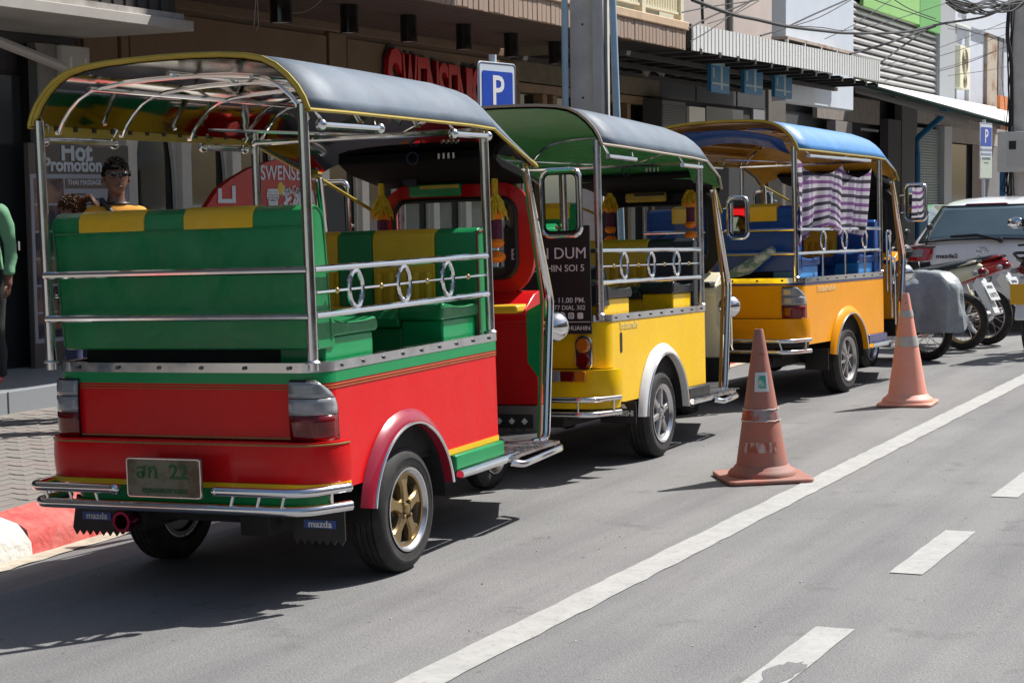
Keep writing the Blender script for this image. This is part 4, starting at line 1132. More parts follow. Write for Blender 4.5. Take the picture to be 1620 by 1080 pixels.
    if P.get('archband', True):
        a0, a1_ = arch(.002, 1, 1), arch(.014, 1, 1)
        g = [[(XC + u, yr - .048, ZR + h) for u, h in a0], [(XC + u, yr - .03, ZR + h) for u, h in a1_]]
        MB().grid(g).build('arch_valance', P['valance'], T, solid=.006)
        MB().bx(XC - .71, XC - .70, yr - .03, yf, ZR - .045, ZR + .01).build('side_valance', P['valance'], T)
        dv = MB()
        for q in range(12): dv.bx(XC - .70, XC - .694, yr + .1 + q * .14, yr + .125 + q * .14, ZR - .02, ZR + .01)
        dv.build('valance_studs', black, T)
    fr = bpy.data.objects.new('roof_frame', None); COL.objects.link(fr); fr.parent = T
    for y in ((yr + .06, yr + (yf - yr) * .30, yr + (yf - yr) * .62, yf - .02) if P.get('hoops', True) else (yf - .02,)):
        MB().tube([(XC + u, y, ZR + h - .03) for u, h in arch(.05, .97, .99)], .0105, 8).build('hoop', chrome, fr)
    for u, h in (((-.42, .15), (0, .19), (.42, .15)) if P.get('hoops', True) else ()):
        MB().tube([(XC + u, yr, ZR + h), (XC + u, yf, ZR + h)], .011, 8).build('stringer', chrome, fr)
    for z_, yy in ((ZR - .035, yf - .03),):
        MB().tube([(XL + .02, yy, z_), (XR - .02, yy, z_)], .016, 10).build('cross_bar', chrome, fr)
    MB().tube([(XL + .05, yf - .5, ZR + .02), (XC, yf + .35, ZR - .02), (XR - .05, yf - .5, ZR + .02)], .009, 6).build('brace', chrome, fr)
    # grab bars under the roof edge
    for (g0, g1) in P['grabs']:
        for xx, sg in ((XR + .02, 1), (XL - .02, -1)):
            zz = ZR - P.get('grabdrop', .065)
            gb = MB()
            gb.tube([(xx, g0, zz), (xx, g1, zz)], .0165, 10)
            if P.get('balls'): gb.sphere((xx, g0, zz), .026, 12).sphere((xx, g1, zz), .026, 12)
            gb.tube([(xx, g0 + .03, zz), (xx - sg * .03, g0 + .0, ZR + .0)], .007, 8).tube([(xx, g1 - .04, zz), (xx - sg * .03, g1 - .01, ZR + .0)], .007, 8)
            gb.build('grab_bar', chrome, T)
    # ---------------- seats
    v1, v2 = P['seat1'], P['seat2']
    zb = P.get('zb', 1.70); 
    def backrest(y0, lean, z0, z1_, stripes, nm, th=.13, chan=False, facing_=1):
        e = bpy.data.objects.new(nm, None); COL.objects.link(e); e.parent = T
        for (xa, xb, mm) in stripes:
            poly = []
            nz = 8
            yy0 = y0; yy1 = y0 + facing_ * th
            # rounded top cross-section
            poly = [(yy0 + lean, z0), (yy0 + .004 * facing_, z1_ - .05), (yy0 + .012 * facing_, z1_ - .018), (yy0 + .035 * facing_, z1_), ((yy0 + yy1) / 2, z1_ + .006), (yy1 - .035 * facing_, z1_), (yy1 - .01 * facing_, z1_ - .02), (yy1 + lean * 1.5, z0)]
            MB().prism(poly, 'x', xa + .0015, xb - .0015).build('panel', mm, e, bevel=.009, seg=3)
            if chan and mm is v2:
                n_ = max(2, int((xb - xa) / .065)); c = MB()
                for q in range(1, n_ + 1):
                    xq = xa + (xb - xa) * (q - .5) / n_
                    c.tube([(xq, yy0 + lean * .9, z0 + .02), (xq, yy0 + lean * .45, (z0 + z1_) / 2 - .02), (xq, yy0 + lean * .40 , (z0 + z1_) / 2 + .06)], .026, 8)
                c.build('channels', mm, e, smooth=60)
        return e
    sA = P['rear_stripes']
    e = backrest(yr + .03, .05, 1.085 + zt, zb, [(-1.385, -.055, v1)], 'rear_backrest')
    for (xa, xb) in sA:
        MB().prism([(yr + .026, zb - .085), (yr + .028, zb - .03), (yr + .045, zb - .004), (yr + .07, zb + .009), (yr + .13, zb + .008), (yr + .165, zb - .03), (yr + .166, zb - .1)], 'x', xa, xb).build('patch', v2, e, bevel=.003)
    zf = P.get('zf', 1.57)
    backrest(yf - .06, -.0, 1.02 + zt, zf, P['front_stripes'], 'front_backrest', th=.12, chan=True)
    for xe_ in (-1.383, -.057):
        MB().tube(fillet([(xe_, yr + .08, 1.10 + zt), (xe_, yr + .032, zb - .03), (xe_, yr + .10, zb + .006), (xe_, yr + .165, zb - .04), (xe_, yr + .20, 1.12 + zt)], .04), .0055, 6).build('seat_piping', P['seat1'], T)
    if zb > 1.4: MB().tube([(-1.37, yr + .030, zb - .088), (-.07, yr + .030, zb - .088)], .0035, 5).build('seat_seam', P['seat1'], T)
    if P.get('piping'):
        MB().tube(fillet([(-.06, yf - .06, 1.04), (-.06, yf - .05, zf - .02), (-.06, yf + .04, zf - .01)], .03), .005, 6).build('seat_piping', mat('dark_red_piping', (.2, .01, .01), .5), T)
    zc = 1.185 + zt
    for (y0, y1, nm) in ((yr + .14, yr + .62, 'rear_bench'), (yf - .48, yf - .06, 'front_bench')):
        e = bpy.data.objects.new(nm, None); COL.objects.link(e); e.parent = T
        MB().bx(-1.34, -.30, y0 + .03, y1 - .02, .53, zc - .09).build('seat_base', undr if nm == 'rear_bench' else P['base'], e, bevel=.01)  # rear base painted black to stand for the dark gap under the seat
        bnds = P['cushion']
        for (xa, xb, mm) in bnds:
            MB().prism([(y0, zc - .09), (y1, zc - .09)] + [(y1 - .0 + .0, zc - .045), (y1 - .03, zc - .008), (y1 - .07, zc)] + [(y0 + .07, zc), (y0 + .03, zc - .008), (y0, zc - .045)], 'x', xa + .0015, xb - .0015).build('cushion', mm, e, bevel=.01, seg=3)
        MB().bx(-.30, -.07, y0 + .02, y1 - .02, .53, zc - .055).build('arm_block', P['arm'], e, bevel=.012)
        g = [(y0 + .0, zc - .055), (y1 + .01, zc - .055), (y1 + .02, zc - .02), (y1 + .0, zc + .012), (y1 - .10, zc + .0), ((y0 + y1) / 2, zc - .0), (y0 + .12, zc + .015), (y0 + .02, zc + .03), (y0 - .005, zc - .01)]
        MB().prism(g, 'x', -.31, -.06).build('arm_cushion', v1, e, bevel=.014, seg=3)
    # ---------------- cab: narrows towards the single front wheel
    yq = yf + 1.10; XM = -.715
    cab = P['cab']
    o_ = rrect(XM, 1.50, .99, .66, .22, 7); i_ = rrect(XM, 1.505, .79, .46, .09, 7)
    g = [[(p[0], yq, p[1]) for p in o_], [(p[0], yq - .035, p[1]) for p in o_], [(p[0], yq - .045, p[1]) for p in i_], [(p[0], yq + .01, p[1]) for p in i_], [(p[0], yq, p[1]) for p in o_]]
    g = [list(r_) + [r_[0]] for r_ in g]
    MB().grid(g).build('windscreen_frame', cab, T, smooth=40)
    MB().tube([(p[0], yq - .045, p[1]) for p in rrect(XM, 1.505, .785, .455, .09, 7)], .015, 6, closed=True).build('window_seal', black, T)
    MB().prism(rrect(XM, 1.505, .78, .45, .09, 7), 'y', yq - .012, yq - .008).build('windscreen', glassw, T)
    MB().tube([(XM + .05, yq - .05, 1.50), (XM - .20, yq - .05, 1.38)], .006, 6).build('wiper', black, T)
    MB().prism([(yq, 1.20), (yq - .08, 1.18), (yq - .22, 1.10), (yq - .22, 1.07), (yq - .08, 1.03), (yq - .06, .54), (yq, .54)], 'x', XM - .50, XM + .51).build('dashboard', P['dash'], T, bevel=.008)
    MB().bx(XM - .49, XM + .50, yq - .32, yq - .12, 1.085, 1.13).build('dash_shelf', P['shelf'], T, bevel=.012)
    MB().prism([(yq, .55), (yq + .22, .60), (yq + .26, 1.0), (yq + .02, 1.20), (yq, 1.20)], 'x', XM - .42, XM + .42).build('front_panel', P['nose'], T, bevel=.02)
    MB().bx(XM - .50, XM + .51, yq - .08, yq, .36, .538).build('kick_panel', P.get('kick', dsteel), T)
    MB().prism([(-1.38, yf + .02), (-1.38, P['yn']), (XM - .5, yq - .02), (XM + .5, yq - .02), (-.02, P['yn']), (-.02, yf + .02)], 'z', .36, .384 + zt).build('cab_floor', dsteel, T)
    MB().bx(-1.30, -.10, yf + .06, yf + .10, .43, 1.0).build('engine_cover', P.get('kick', dsteel), T)
    MB().bx(-.92, -.48, yf + .10, yf + .40, .55, .86).build('driver_seat', kvin, T, bevel=.03)
    stw = bpy.data.objects.new('steering_wheel', None); COL.objects.link(stw); stw.parent = T
    cst = Vector((XM, yq - .38, 1.16)); ax = Vector((0, -.7, .7)); u = Vector((1, 0, 0)); w_ = ax.cross(u)
    MB().tube([cst + (u * math.cos(k * math.pi / 12) + w_ * math.sin(k * math.pi / 12)) * .17 for k in range(24)], .012, 8, closed=True).build('wheel_ring', black, stw)
    MB().tube([cst - ax * .35, cst], .018, 8).tube([cst - u * .16, cst + u * .16], .009, 6).build('column', black, stw)
    for sg in (1, -1):
        MB().prism([(XM + sg * .505, 1.09), (XM + sg * .625, 1.15), (XM + sg * .625, .64), (XM + sg * .505, .80)], 'y', yq - .20, yq - .185).build('wing_panel', P['wing'], T)
        MB().tube([(XC + sg * .66, P['yn'] - .06, ZR - .20), (XM + sg * .50, yq - .02, 1.66)], .011, 8).build('header_strut', ytrim, T)
    # pillars
    for xx, sg in ((XR - .01, 1), (XL + .01, -1)):
        A = [(xx - sg * .05, yn - .03, ZR - .22), (xx, yn + .15, 1.16 + zt), (xx, yn + .03, .40 + zt), (xx - sg * .05, yn - .04, .39 + zt)]
        MB().tube(fillet(A, .04, 3), .021, 10).build('front_pillar', chrome, T)
        Bp = [(xx - sg * .045, yn - .06, ZR - .24), (xx - sg * .03, yn + .10, 1.16 + zt), (xx - sg * .03, yn - .01, .40 + zt)]
        MB().tube(Bp, .008, 6).build('pillar_edging', P['pillar'], T)
        MB().tube([(p[0] + sg * .014, p[1] - .012, p[2]) for p in Bp], .006, 6).build('pillar_edging', mat('copper_strip', (.45, .17, .07), .35, .5), T)
        # headlamp
        Mh = Matrix.Translation((xx - sg * .05, yn + .30, 1.0 + zt)) @ Matrix.Rotation(R_(-90), 4, 'X')
        MB().lathe([(0, -.09), (.03, -.085), (.065, -.05), (.085, 0), (.088, .02), (.08, .03), (0, .045)], 20, Mh).build('headlamp', chrome, T, smooth=50)
        # side mirror: bent-tube frame + glass
        c = Vector((xx + sg * P.get('mirx', .13), yn + (.06 if sg > 0 else .42), P.get('mirz', 1.70)))
        mw, mh = P.get('mw', .22), P.get('mh', .36)
        rr_ = rrect(0, 0, mw, mh, .045, 5)
        Rz = Matrix.Rotation(R_(5 * sg), 3, 'Z')
        mo = bpy.data.objects.new('wing_mirror', None); COL.objects.link(mo); mo.parent = T
        MB().tube([c + Rz @ Vector((p[0], 0, p[1])) for p in rr_], .0115, 8, closed=True).build('mirror_frame', chrome, mo)
        q = MB(); ri_ = rrect(0, 0, mw - .035, mh - .045, .03, 5)
        n_ = len(ri_)
        q.add([c + Rz @ Vector((p[0], -.014, p[1])) for p in ri_] + [c + Rz @ Vector((p[0] * .96, .03, p[1] * .96)) for p in ri_], [tuple(range(n_, 2 * n_))] + [(i, (i + 1) % n_, (i + 1) % n_ + n_, i + n_) for i in range(n_)])
        q.build('mirror_shell', black, mo)
        MB().add([c + Rz @ Vector((p[0] * .94, -.012, p[1] * .96)) for p in ri_], [tuple(range(n_))]).build('mirror_pane', mirror, mo, smooth=0)
        MB().tube([c + Vector((-sg * mw / 2, 0, .08)), (xx - sg * .0, c.y - .01, c.z + .07)], .008, 6).tube([c + Vector((-sg * mw / 2, 0, -.08)), (xx, c.y + .02, c.z - .09)], .008, 6).build('mirror_arm', chrome, mo)
    # interior mirror + phone + garlands
    if P.get('imirror'):
        mm1, mm2 = P['imirror']
        MB().bx(-.96, -.62, yq - .14, yq - .11, 1.755, 1.83).build('cab_mirror', mm1, T, bevel=.02)
        MB().bx(-.88, -.63, yq - .146, yq - .14, 1.80, 1.82).build('cab_mirror_stripe', mm2, T)
    for gx, gz in P.get('garlands', []):
        gar = bpy.data.objects.new('flower_garland', None); COL.objects.link(gar); gar.parent = T; gs_ = 1.08
        y = yq - .15
        MB().tube([(gx, y, gz + .20), (gx, y, gz)], .017, 6).build('ribbon', flow_y, gar)
        b = MB(); 
        for k in range(26):
            a = k * 2.4; b.tube([(gx, y, gz + .04 - .01 * (k % 4)), (gx + .035 * math.cos(a), y + .035 * math.sin(a), gz + .0 - .012 * (k % 4)), (gx + .062 * math.cos(a), y + .062 * math.sin(a), gz - .055 - .02 * (k % 3))], .014, 5, r2=.003)
        b.build('ribbon_tassel', flow_y, gar)
        MB().sphere((gx, y, gz - .065), .048, 12, (1, 1, .75)).build('flower_ball', flow_o, gar)
        MB().tube([(gx, y, gz - .09), (gx, y, gz - .21)], .030, 10).build('flower_strand', flow_p, gar)
        MB().sphere((gx, y, gz - .215), .042, 12, (1, 1, .7)).build('flower_ball', flow_o, gar)
        MB().sphere((gx, y, gz - .29), .047, 12, (1, 1, .65)).build('flower_ball', flow_o, gar)
        gar.scale = (gs_, gs_, gs_); gar.location = (gx * (1 - gs_), y * (1 - gs_), (gz + .1) * (1 - gs_))
    # cab header (dark) so that one does not look through under the visor
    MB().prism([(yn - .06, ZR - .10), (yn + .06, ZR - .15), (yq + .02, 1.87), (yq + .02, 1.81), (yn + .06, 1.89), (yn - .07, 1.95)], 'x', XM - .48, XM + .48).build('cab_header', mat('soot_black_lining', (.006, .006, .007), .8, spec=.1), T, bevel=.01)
    hy = yn - .075
    MB().lathe([(.030, 0), (.036, 0), (.036, .008), (.030, .008)], 20, Matrix.Translation((XM + .0, hy, 1.965)) @ Matrix.Rotation(R_(90), 4, 'X'), closed=True).build('speaker_ring', mat('blue_speaker_ring', (.012, .018, .08), .4), T)
    for q in range(4): MB().bx(XM + .16 + q * .03, XM + .172 + q * .03, hy - .012, hy, 1.955, 1.985).build('toggle_switch', steel, T)
    return T

def mud_flap(T, x0, x1, y, ztop, zbot, teeth=True, txt=None, tcol=whitetxt, badge=False, ts=.05):
    pts = [(x0, ztop), (x1, ztop)]
    xb0, xb1 = x0 - .03, x1 + .0
    n = 7
    if teeth:
        pts = [(x0, ztop), (xb0, zbot + .02)]
        for k in range(n):
            a = xb0 + (xb1 - xb0) * (k + .5) / n; b = xb0 + (xb1 - xb0) * (k + 1) / n
            pts += [(a, zbot - .012), (b, zbot + .012)]
        pts += [(x1, ztop)]
    else: pts = [(x0, ztop), (x0, zbot), (x1, zbot), (x1, ztop)]
    fl = MB().prism(pts, 'y', y, y + .008).build('mud_flap', black, T)
    xm, zm = (x0 + x1) / 2, zbot + (ztop - zbot) * .45
    if badge:
        MB().bx(xm - .085, xm + .075, y - .004, y, zm - .018, zm + .018).build('badge', mat('blue_badge', (.02, .07, .3), .3), fl)
        text(txt, .042, whitetxt, fl, facing((xm - .005, y - .005, zm), (1, 0, 0)), sx=1.1, off=.0008)
    elif txt:
        text(txt, ts, tcol, fl, facing((xm, y - .002, zm), (1, 0, 0)), sx=.85, off=.001)
    return fl
# ------------------------------------------------------------------ the three tuk-tuks
T1 = tuktuk('tuk_tuk', 'nearest tuk-tuk, red with green trim and a dark canopy', dict(
    o=Vector((-4.069, 6.987, -.0977)), yaw=R_(3), pitch=0, yr=-.75, yf=1.03, yn=1.66, yw=2.38,
    body=red, trim=green, low=green, lowbody=red, fender=maroon, yline=True, pin=True, band=.05, lining=undr,
    rim=goldrim, rimstyle='five', lamp='big', lowoff=.055, bumper='plate', sill=green,
    roof=roofblk, ceil=ceilmir, rooftrim=ytrim, valance=ytrim, grabs=[(-.70, -.18), (.58, .98)], balls=True,
    seat1=gvin, seat2=yvin, rear_stripes=[(-1.235, -.885), (-.675, -.325)],
    front_stripes=[(-1.36, -1.13, gvin), (-1.13, -.87, yvin), (-.87, -.665, gvin), (-.665, -.30, yvin), (-.30, -.06, gvin)],
    cushion=[(-1.34, -1.0, gvin), (-1.0, -.62, yvin), (-.62, -.30, gvin)], base=gvin, arm=green, piping=True,
    cab=redsh, dash=redsh, shelf=yvin, nose=blackgl, kick=mat('scratched_dark_steel', (.30, .27, .27), .35, .7, rvar=.12), pillar=green, wing=green,
    imirror=(gvin, ytrim), garlands=[(-1.13, 1.74), (-.40, 1.72)], mirx=.12, mirz=1.69))
# number plate, stained
pm = mat('worn_plate_metal', (.17, .165, .12), .45, .3, col2=(.10, .075, .04), vs=9, thr=(.45, .62))
pl = MB().prism(rrect(-.69, .555, .385, .175, .012), 'y', -.935, -.925).build('number_plate', pm, T1, bevel=.003)
MB().tube([(p[0], -.937, p[1]) for p in rrect(-.69, .555, .375, .165, .012)], .004, 5, closed=True).build('plate_rim', steel, pl)
pg = mat('plate_green', (.005, .10, .02), .5)
text('สก  22', .088, pg, pl, facing((-.70, -.937, .58), (1, 0, 0)), sx=1.12, off=.0012)
text('กรุงเทพมหานคร', .036, pg, pl, facing((-.69, -.937, .50), (1, 0, 0)), off=.0004)
mud_flap(T1, -1.37, -1.14, -.66, .42, .245, True, 'mazda', badge=True)
mud_flap(T1, -.22, .01, -.62, .42, .245, True, 'mazda', badge=True)
ex = MB().lathe([(.028, -.25), (.032, -.02), (.046, -.015), (.05, .01), (.046, .035), (.034, .035), (.03, .0), (.03, -.05), (0, -.05)], 20, Matrix.Translation((-1.00, -.80, .335)) @ Matrix.Rotation(R_(90), 4, 'X')).build('exhaust_tip', mat('anodised_maroon', (.16, .012, .05), .25, .8), T1, smooth=50)
rg_ = MB()
for k in range(8):
    a = k * math.pi / 4
    rg_.sphere((-1.00 + .046 * math.cos(a), -.825, .335 + .046 * math.sin(a)), .011, 8)
rg_.build('exhaust_studs', mat('anodised_maroon', (.16, .012, .05)), T1)
MB().tube([(-1.0, -.6, .335), (-1.0, -.2, .34), (-.9, .2, .36)], .03, 8).build('exhaust_pipe', dsteel, T1)
MB().bx(-.98, -.66, 1.93, 1.942, 1.93, 2.02).build('radio_panel', black, T1)
ph = MB().prism(rrect(-.90, 1.90, .085, .16, .01), 'y', 1.90, 1.91).build('phone', black, T1)
MB().prism(rrect(-.90, 1.90, .074, .145, .006), 'y', 1.898, 1.8995).build('phone_screen', mat('phone_screen', (.03, .03, .05), .08), ph)
MB().prism(rrect(-1.0, 1.48, .13, .12, .005), 'y', 2.06, 2.063).build('paper_card', mat('paper', (.7, .68, .6), .7, col2=(.35, .3, .4), vs=20), T1)
MB().bx(-.50, -.24, 2.044, 2.048, .41, .49).build('chequer_sticker', mat('chequer_dark', (.03, .03, .035), .3), T1)
for k in range(3):
    MB().box((-.45 + .08 * k, 2.041, .45), (.028, .003, .028), Matrix.Rotation(R_(45), 3, 'Y')).build('sticker_diamond', whitetxt, T1, smooth=0)

T2 = tuktuk('tuk_tuk', 'middle tuk-tuk, bright yellow with white wheel arches', dict(
    o=Vector((-4.353, 10.839, -.1045)), yaw=R_(2), pitch=R_(-1.5), yr=-1.0, yf=.90, yn=1.34, yw=2.45, hoops=False,
    zt=-.055, zr=-.075, ar=.40, fwz=.02,
    body=yel2, trim=yel2, low=yel2, lowbody=yel2, fender=whitep, band=0, lining=undr,
    rim=silrim, rimstyle='six', lamp='small', bumper='plain', sill=black,
    roof=roofblk, ceil=ceilgrn, rooftrim=mat('pale_trim', (.45, .38, .28), .4), valance=ceilgrn, archband=False, grabs=[(-.95, -.48), (.42, .82)], grabdrop=.075,
    seat1=kvin, seat2=yvin, rear_stripes=[], zb=1.28, zf=1.45, rear_rail=True, dullpost=True,
    front_stripes=[(-1.36, -.95, kvin), (-.95, -.40, yvin), (-.40, -.06, kvin)],
    cushion=[(-1.34, -.9, kvin), (-.9, -.5, yvin), (-.5, -.30, kvin)], base=yel2, arm=yel2,
    cab=black, dash=cream, shelf=black, nose=yel2, kick=black, pillar=ytrim, wing=cream, lowoff=.055,
    imirror=(ytrim, black), garlands=[(-1.08, 1.79), (-.42, 1.81)], mirx=.11, mirz=1.60, mw=.15, mh=.30))
mf = mud_flap(T2, -.14, .10, -.76, .43, .295, False, 'MITSUBISHI', ts=.048)
for sg in (-1, 1):
    MB().prism([(sg * .012 - .02, .415), (sg * .042 - .02, .415), (sg * .062 - .02, .388), (sg * .028 - .02, .388)], 'y', -.764, -.761).build('emblem_bar', whitetxt, mf)
mud_flap(T2, -1.5, -1.3, -.66, .44, .27, False)
# fuel gill and raised arch bulge, faint Thai lettering on the side
MB().prism(rrect(-.74, .80, .035, .13, .017, 5), 'x', -.004, .003).build('gill_opening', black, T2)
text('โรงเรียนสามล้อ', .052, mat('faded_lettering', (.72, .62, .25), .5), T2, facing((.004, -.60, .90), (0, 1, 0)), off=.0006)
# menu board hung on the back rails
bd = MB().bx(-.62, -.045, -1.115, -1.10, .87, 1.53).build('hanging_board', mat('dark_board', (.010, .010, .010), .6, var=.4, vs=4), None, bevel=.003)
bd.matrix_world = T2.matrix_world.copy()
tag(bd, 'dark printed menu board hung on the back of the yellow tuk-tuk', 'board')
for s_, sz, z_, xx, al in (('BAAN DUM', .098, 1.36, -.065, 'RIGHT'), ('HUA HIN SOI 5', .058, 1.27, -.08, 'RIGHT'), ('9.00 AM. - 11.00 PM.', .046, 1.075, -.08, 'RIGHT'), ('032 520 777 DIAL 302', .040, 1.03, -.08, 'RIGHT'), ('BAANDUMHUAHIN', .038, .905, -.05, 'RIGHT')):
    text(s_, sz, whitetxt, bd, facing((xx, -1.117, z_), (1, 0, 0)), align=al, off=.0 if sz > .09 else .0002)
MB().bx(-.61, -.05, -1.118, -1.1165, .942, .946).build('board_rule', whitetxt, bd)
for k, xx in enumerate((-.235, -.175, -.115)):
    if k == 0: MB().prism([(xx + .022 * math.cos(a * .6), .985 + .02 * math.sin(a * .6)) for a in range(10)] + [(xx - .005, .955)], 'y', -1.118, -1.1165).build('board_icon', whitetxt, bd)
    else: MB().prism(rrect(xx, .982, .038, .038, .008), 'y', -1.118, -1.1165).build('board_icon', whitetxt, bd)
lid = mat('board_dark_ink', (.02, .02, .02), .5)
MB().lathe([(0.008, 0), (.012, 0), (.012, .001), (.008, .001)], 16, facing((-.175, -1.1185, .982), (1, 0, 0)), closed=True).build('board_icon', lid, bd)

T3 = tuktuk('tuk_tuk', 'farthest tuk-tuk, amber yellow with a light blue canopy and a check cloth', dict(
    o=Vector((-4.286, 15.014, -.103)), yaw=R_(-4), pitch=R_(-1), yr=-1.12, yf=.94, yn=1.42, yw=2.42, fwz=.01, hoops=False,
    body=yel3, trim=navy, low=black, lowbody=yel3, fender=yel3, band=.022, lining=undr,
    rim=silrim, rimstyle='mesh', lamp='big', bumper='slant', sill=navy, zt=-.005, zr=-.02,
    roof=roofblu, ceil=slat, rooftrim=ytrim, valance=ytrim, grabs=[(-.93, .56)], grabdrop=.05,
    seat1=bvin, seat2=yvin, rear_stripes=[], zb=1.62, zf=1.50, rings=(.29, .545, .80), rod=False, lowbars=True,
    front_stripes=[(-1.36, -.75, bvin), (-.75, -.42, yvin), (-.42, -.06, bvin)],
    cushion=[(-1.34, -.9, bvin), (-.9, -.5, yvin), (-.5, -.30, bvin)], base=bvin, arm=lbvin,
    cab=black, dash=yel3, shelf=black, nose=navy, kick=black, pillar=ytrim, wing=navy,
    garlands=[], mirx=.15, mirz=1.66, mw=.20, mh=.34))
mud_flap(T3, -.16, .05, -.62, .42, .24, False)
MB().prism([(-1.10, 1.50), (-1.105, 1.62), (-1.07, 1.645), (-.98, 1.645), (-.96, 1.60)], 'x', -.44, -.20).build('yellow_seat_cover', yvin, T3)
MB().prism([(-1.10, 1.50), (-1.105, 1.62), (-1.07, 1.645), (-.98, 1.645), (-.96, 1.60)], 'x', -1.15, -.92).build('yellow_seat_cover', yvin, T3)
text('โรงเรียนสามล้อฟ้า', .060, mat('pale_lettering', (.85, .7, .35), .5), T3, facing((.004, -.52, .925), (0, 1, 0)), off=.0006)
# yellow slats and blue patches of the ceiling, seen as separate boards
ce = [o for o in T3.children if o.name.startswith('ceiling')][0]
for k in range(13):
    u = -.60 + 1.2 * k / 12
    hs = [h for (uu, h) in arch(.03)]; us = [uu for (uu, h) in arch(.03)]
    h = max(0, .252 * (1 - abs(u / .70) ** 3.2)) - .045
    MB().bx(-.70 + u - .036, -.70 + u + .036, -.85, .95, 2.08 + h - .012, 2.08 + h).build('ceiling_slat', slat, ce, bevel=.003)
for xx in (-.95, -.35):
    MB().bx(xx - .06, xx + .06, -1.15, -.9, 2.25, 2.262).build('blue_strap', bvin, T3)
pb = MB(); g = []
for k in range(9):
    t = k / 8; g.append([(-1.30 + 1.15 * t, -1.10, 2.27 - .10 * (2 * t - 1) ** 2 + .0), (-1.30 + 1.15 * t, -.9, 2.17 - .12 * (2 * t - 1) ** 2)])
pb.grid(g).build('blue_roof_lining', bvin, T3, solid=.004)
# extra hoop rail with rings beside the cab
for (y0, z0) in ((1.00, 1.40), (1.12, 1.15)):
    MB().tube(fillet([(.02, y0, z0 - .55), (.02, y0 - .01, z0), (.02, y0 + .10, z0), (.02, y0 + .10, z0 - .62)], .04), .011, 8).build('cab_rail', chrome, T3)
    MB().tube([(.02, y0 + .05 + .038 * math.cos(a * math.pi / 10), z0 - .14 + .095 * math.sin(a * math.pi / 10)) for a in range(20)], .009, 8, closed=True).build('rail_ring', chrome, T3)
# folded umbrella lying on the tub edge
um = MB().tube([(-.62, -1.13, 1.06), (-.45, -1.15, 1.12), (-.2, -1.17, 1.27)], lambda t: .03 + .035 * math.sin(math.pi * min(1, t * 1.1)) * .9, 9).build('folded_umbrella', mat('green_grey_cloth', (.10, .2, .17), .6, col2=(.45, .5, .48), vs=22, thr=(.45, .6)), None)
um.matrix_world = T3.matrix_world.copy(); tag(um, 'folded green and grey umbrella laid against the blue seat back', 'umbrella')

# check cloth hanging between the posts of T3
def check_mat():
    m = bpy.data.materials.new('purple_check_cloth'); m.use_nodes = True
    nt = m.node_tree; N = nt.nodes; L = nt.links; b = N['Principled BSDF']; b.inputs['Roughness'].default_value = .85
    uv = N.new('ShaderNodeUVMap'); sp = N.new('ShaderNodeSeparateXYZ'); L.new(uv.outputs[0], sp.inputs[0])
    def ramp(src, n, cols):
        mu = N.new('ShaderNodeMath'); mu.operation = 'MULTIPLY'; mu.inputs[1].default_value = n; L.new(src, mu.inputs[0])
        fr = N.new('ShaderNodeMath'); fr.operation = 'FRACT'; L.new(mu.outputs[0], fr.inputs[0])
        r = N.new('ShaderNodeValToRGB'); r.color_ramp.interpolation = 'CONSTANT'
        e = r.color_ramp.elements
        while len(e) < len(cols): e.new(.5)
        for i, (p, c) in enumerate(cols): e[i].position = p; e[i].color = (*c, 1)
        L.new(fr.outputs[0], r.inputs[0]); return r.outputs[0]
    wh, pu, dk, la = (.75, .72, .76), (.26, .10, .32), (.035, .03, .06), (.42, .38, .52)
    a = ramp(sp.outputs['Y'], 4.4, [(0, wh), (.25, pu), (.47, wh), (.72, dk), (.96, wh)])
    c = ramp(sp.outputs['X'], 3.0, [(0, wh), (.18, la), (.34, wh), (.40, la), (.56, wh), (.62, la), (.70, wh)])
    mx = N.new('ShaderNodeMix'); mx.data_type = 'RGBA'; mx.blend_type = 'MULTIPLY'; mx.inputs[0].default_value = .85
    L.new(a, mx.inputs[6]); L.new(c, mx.inputs[7]); L.new(mx.outputs[2], b.inputs['Base Color'])
    tr = N.new('ShaderNodeBsdfTranslucent'); ms = N.new('ShaderNodeMixShader'); ms.inputs[0].default_value = .3
    L.new(mx.outputs[2], tr.inputs[0]); L.new(b.outputs[0], ms.inputs[1]); L.new(tr.outputs[0], ms.inputs[2]); L.new(ms.outputs[0], N['Material Output'].inputs[0])
    return m
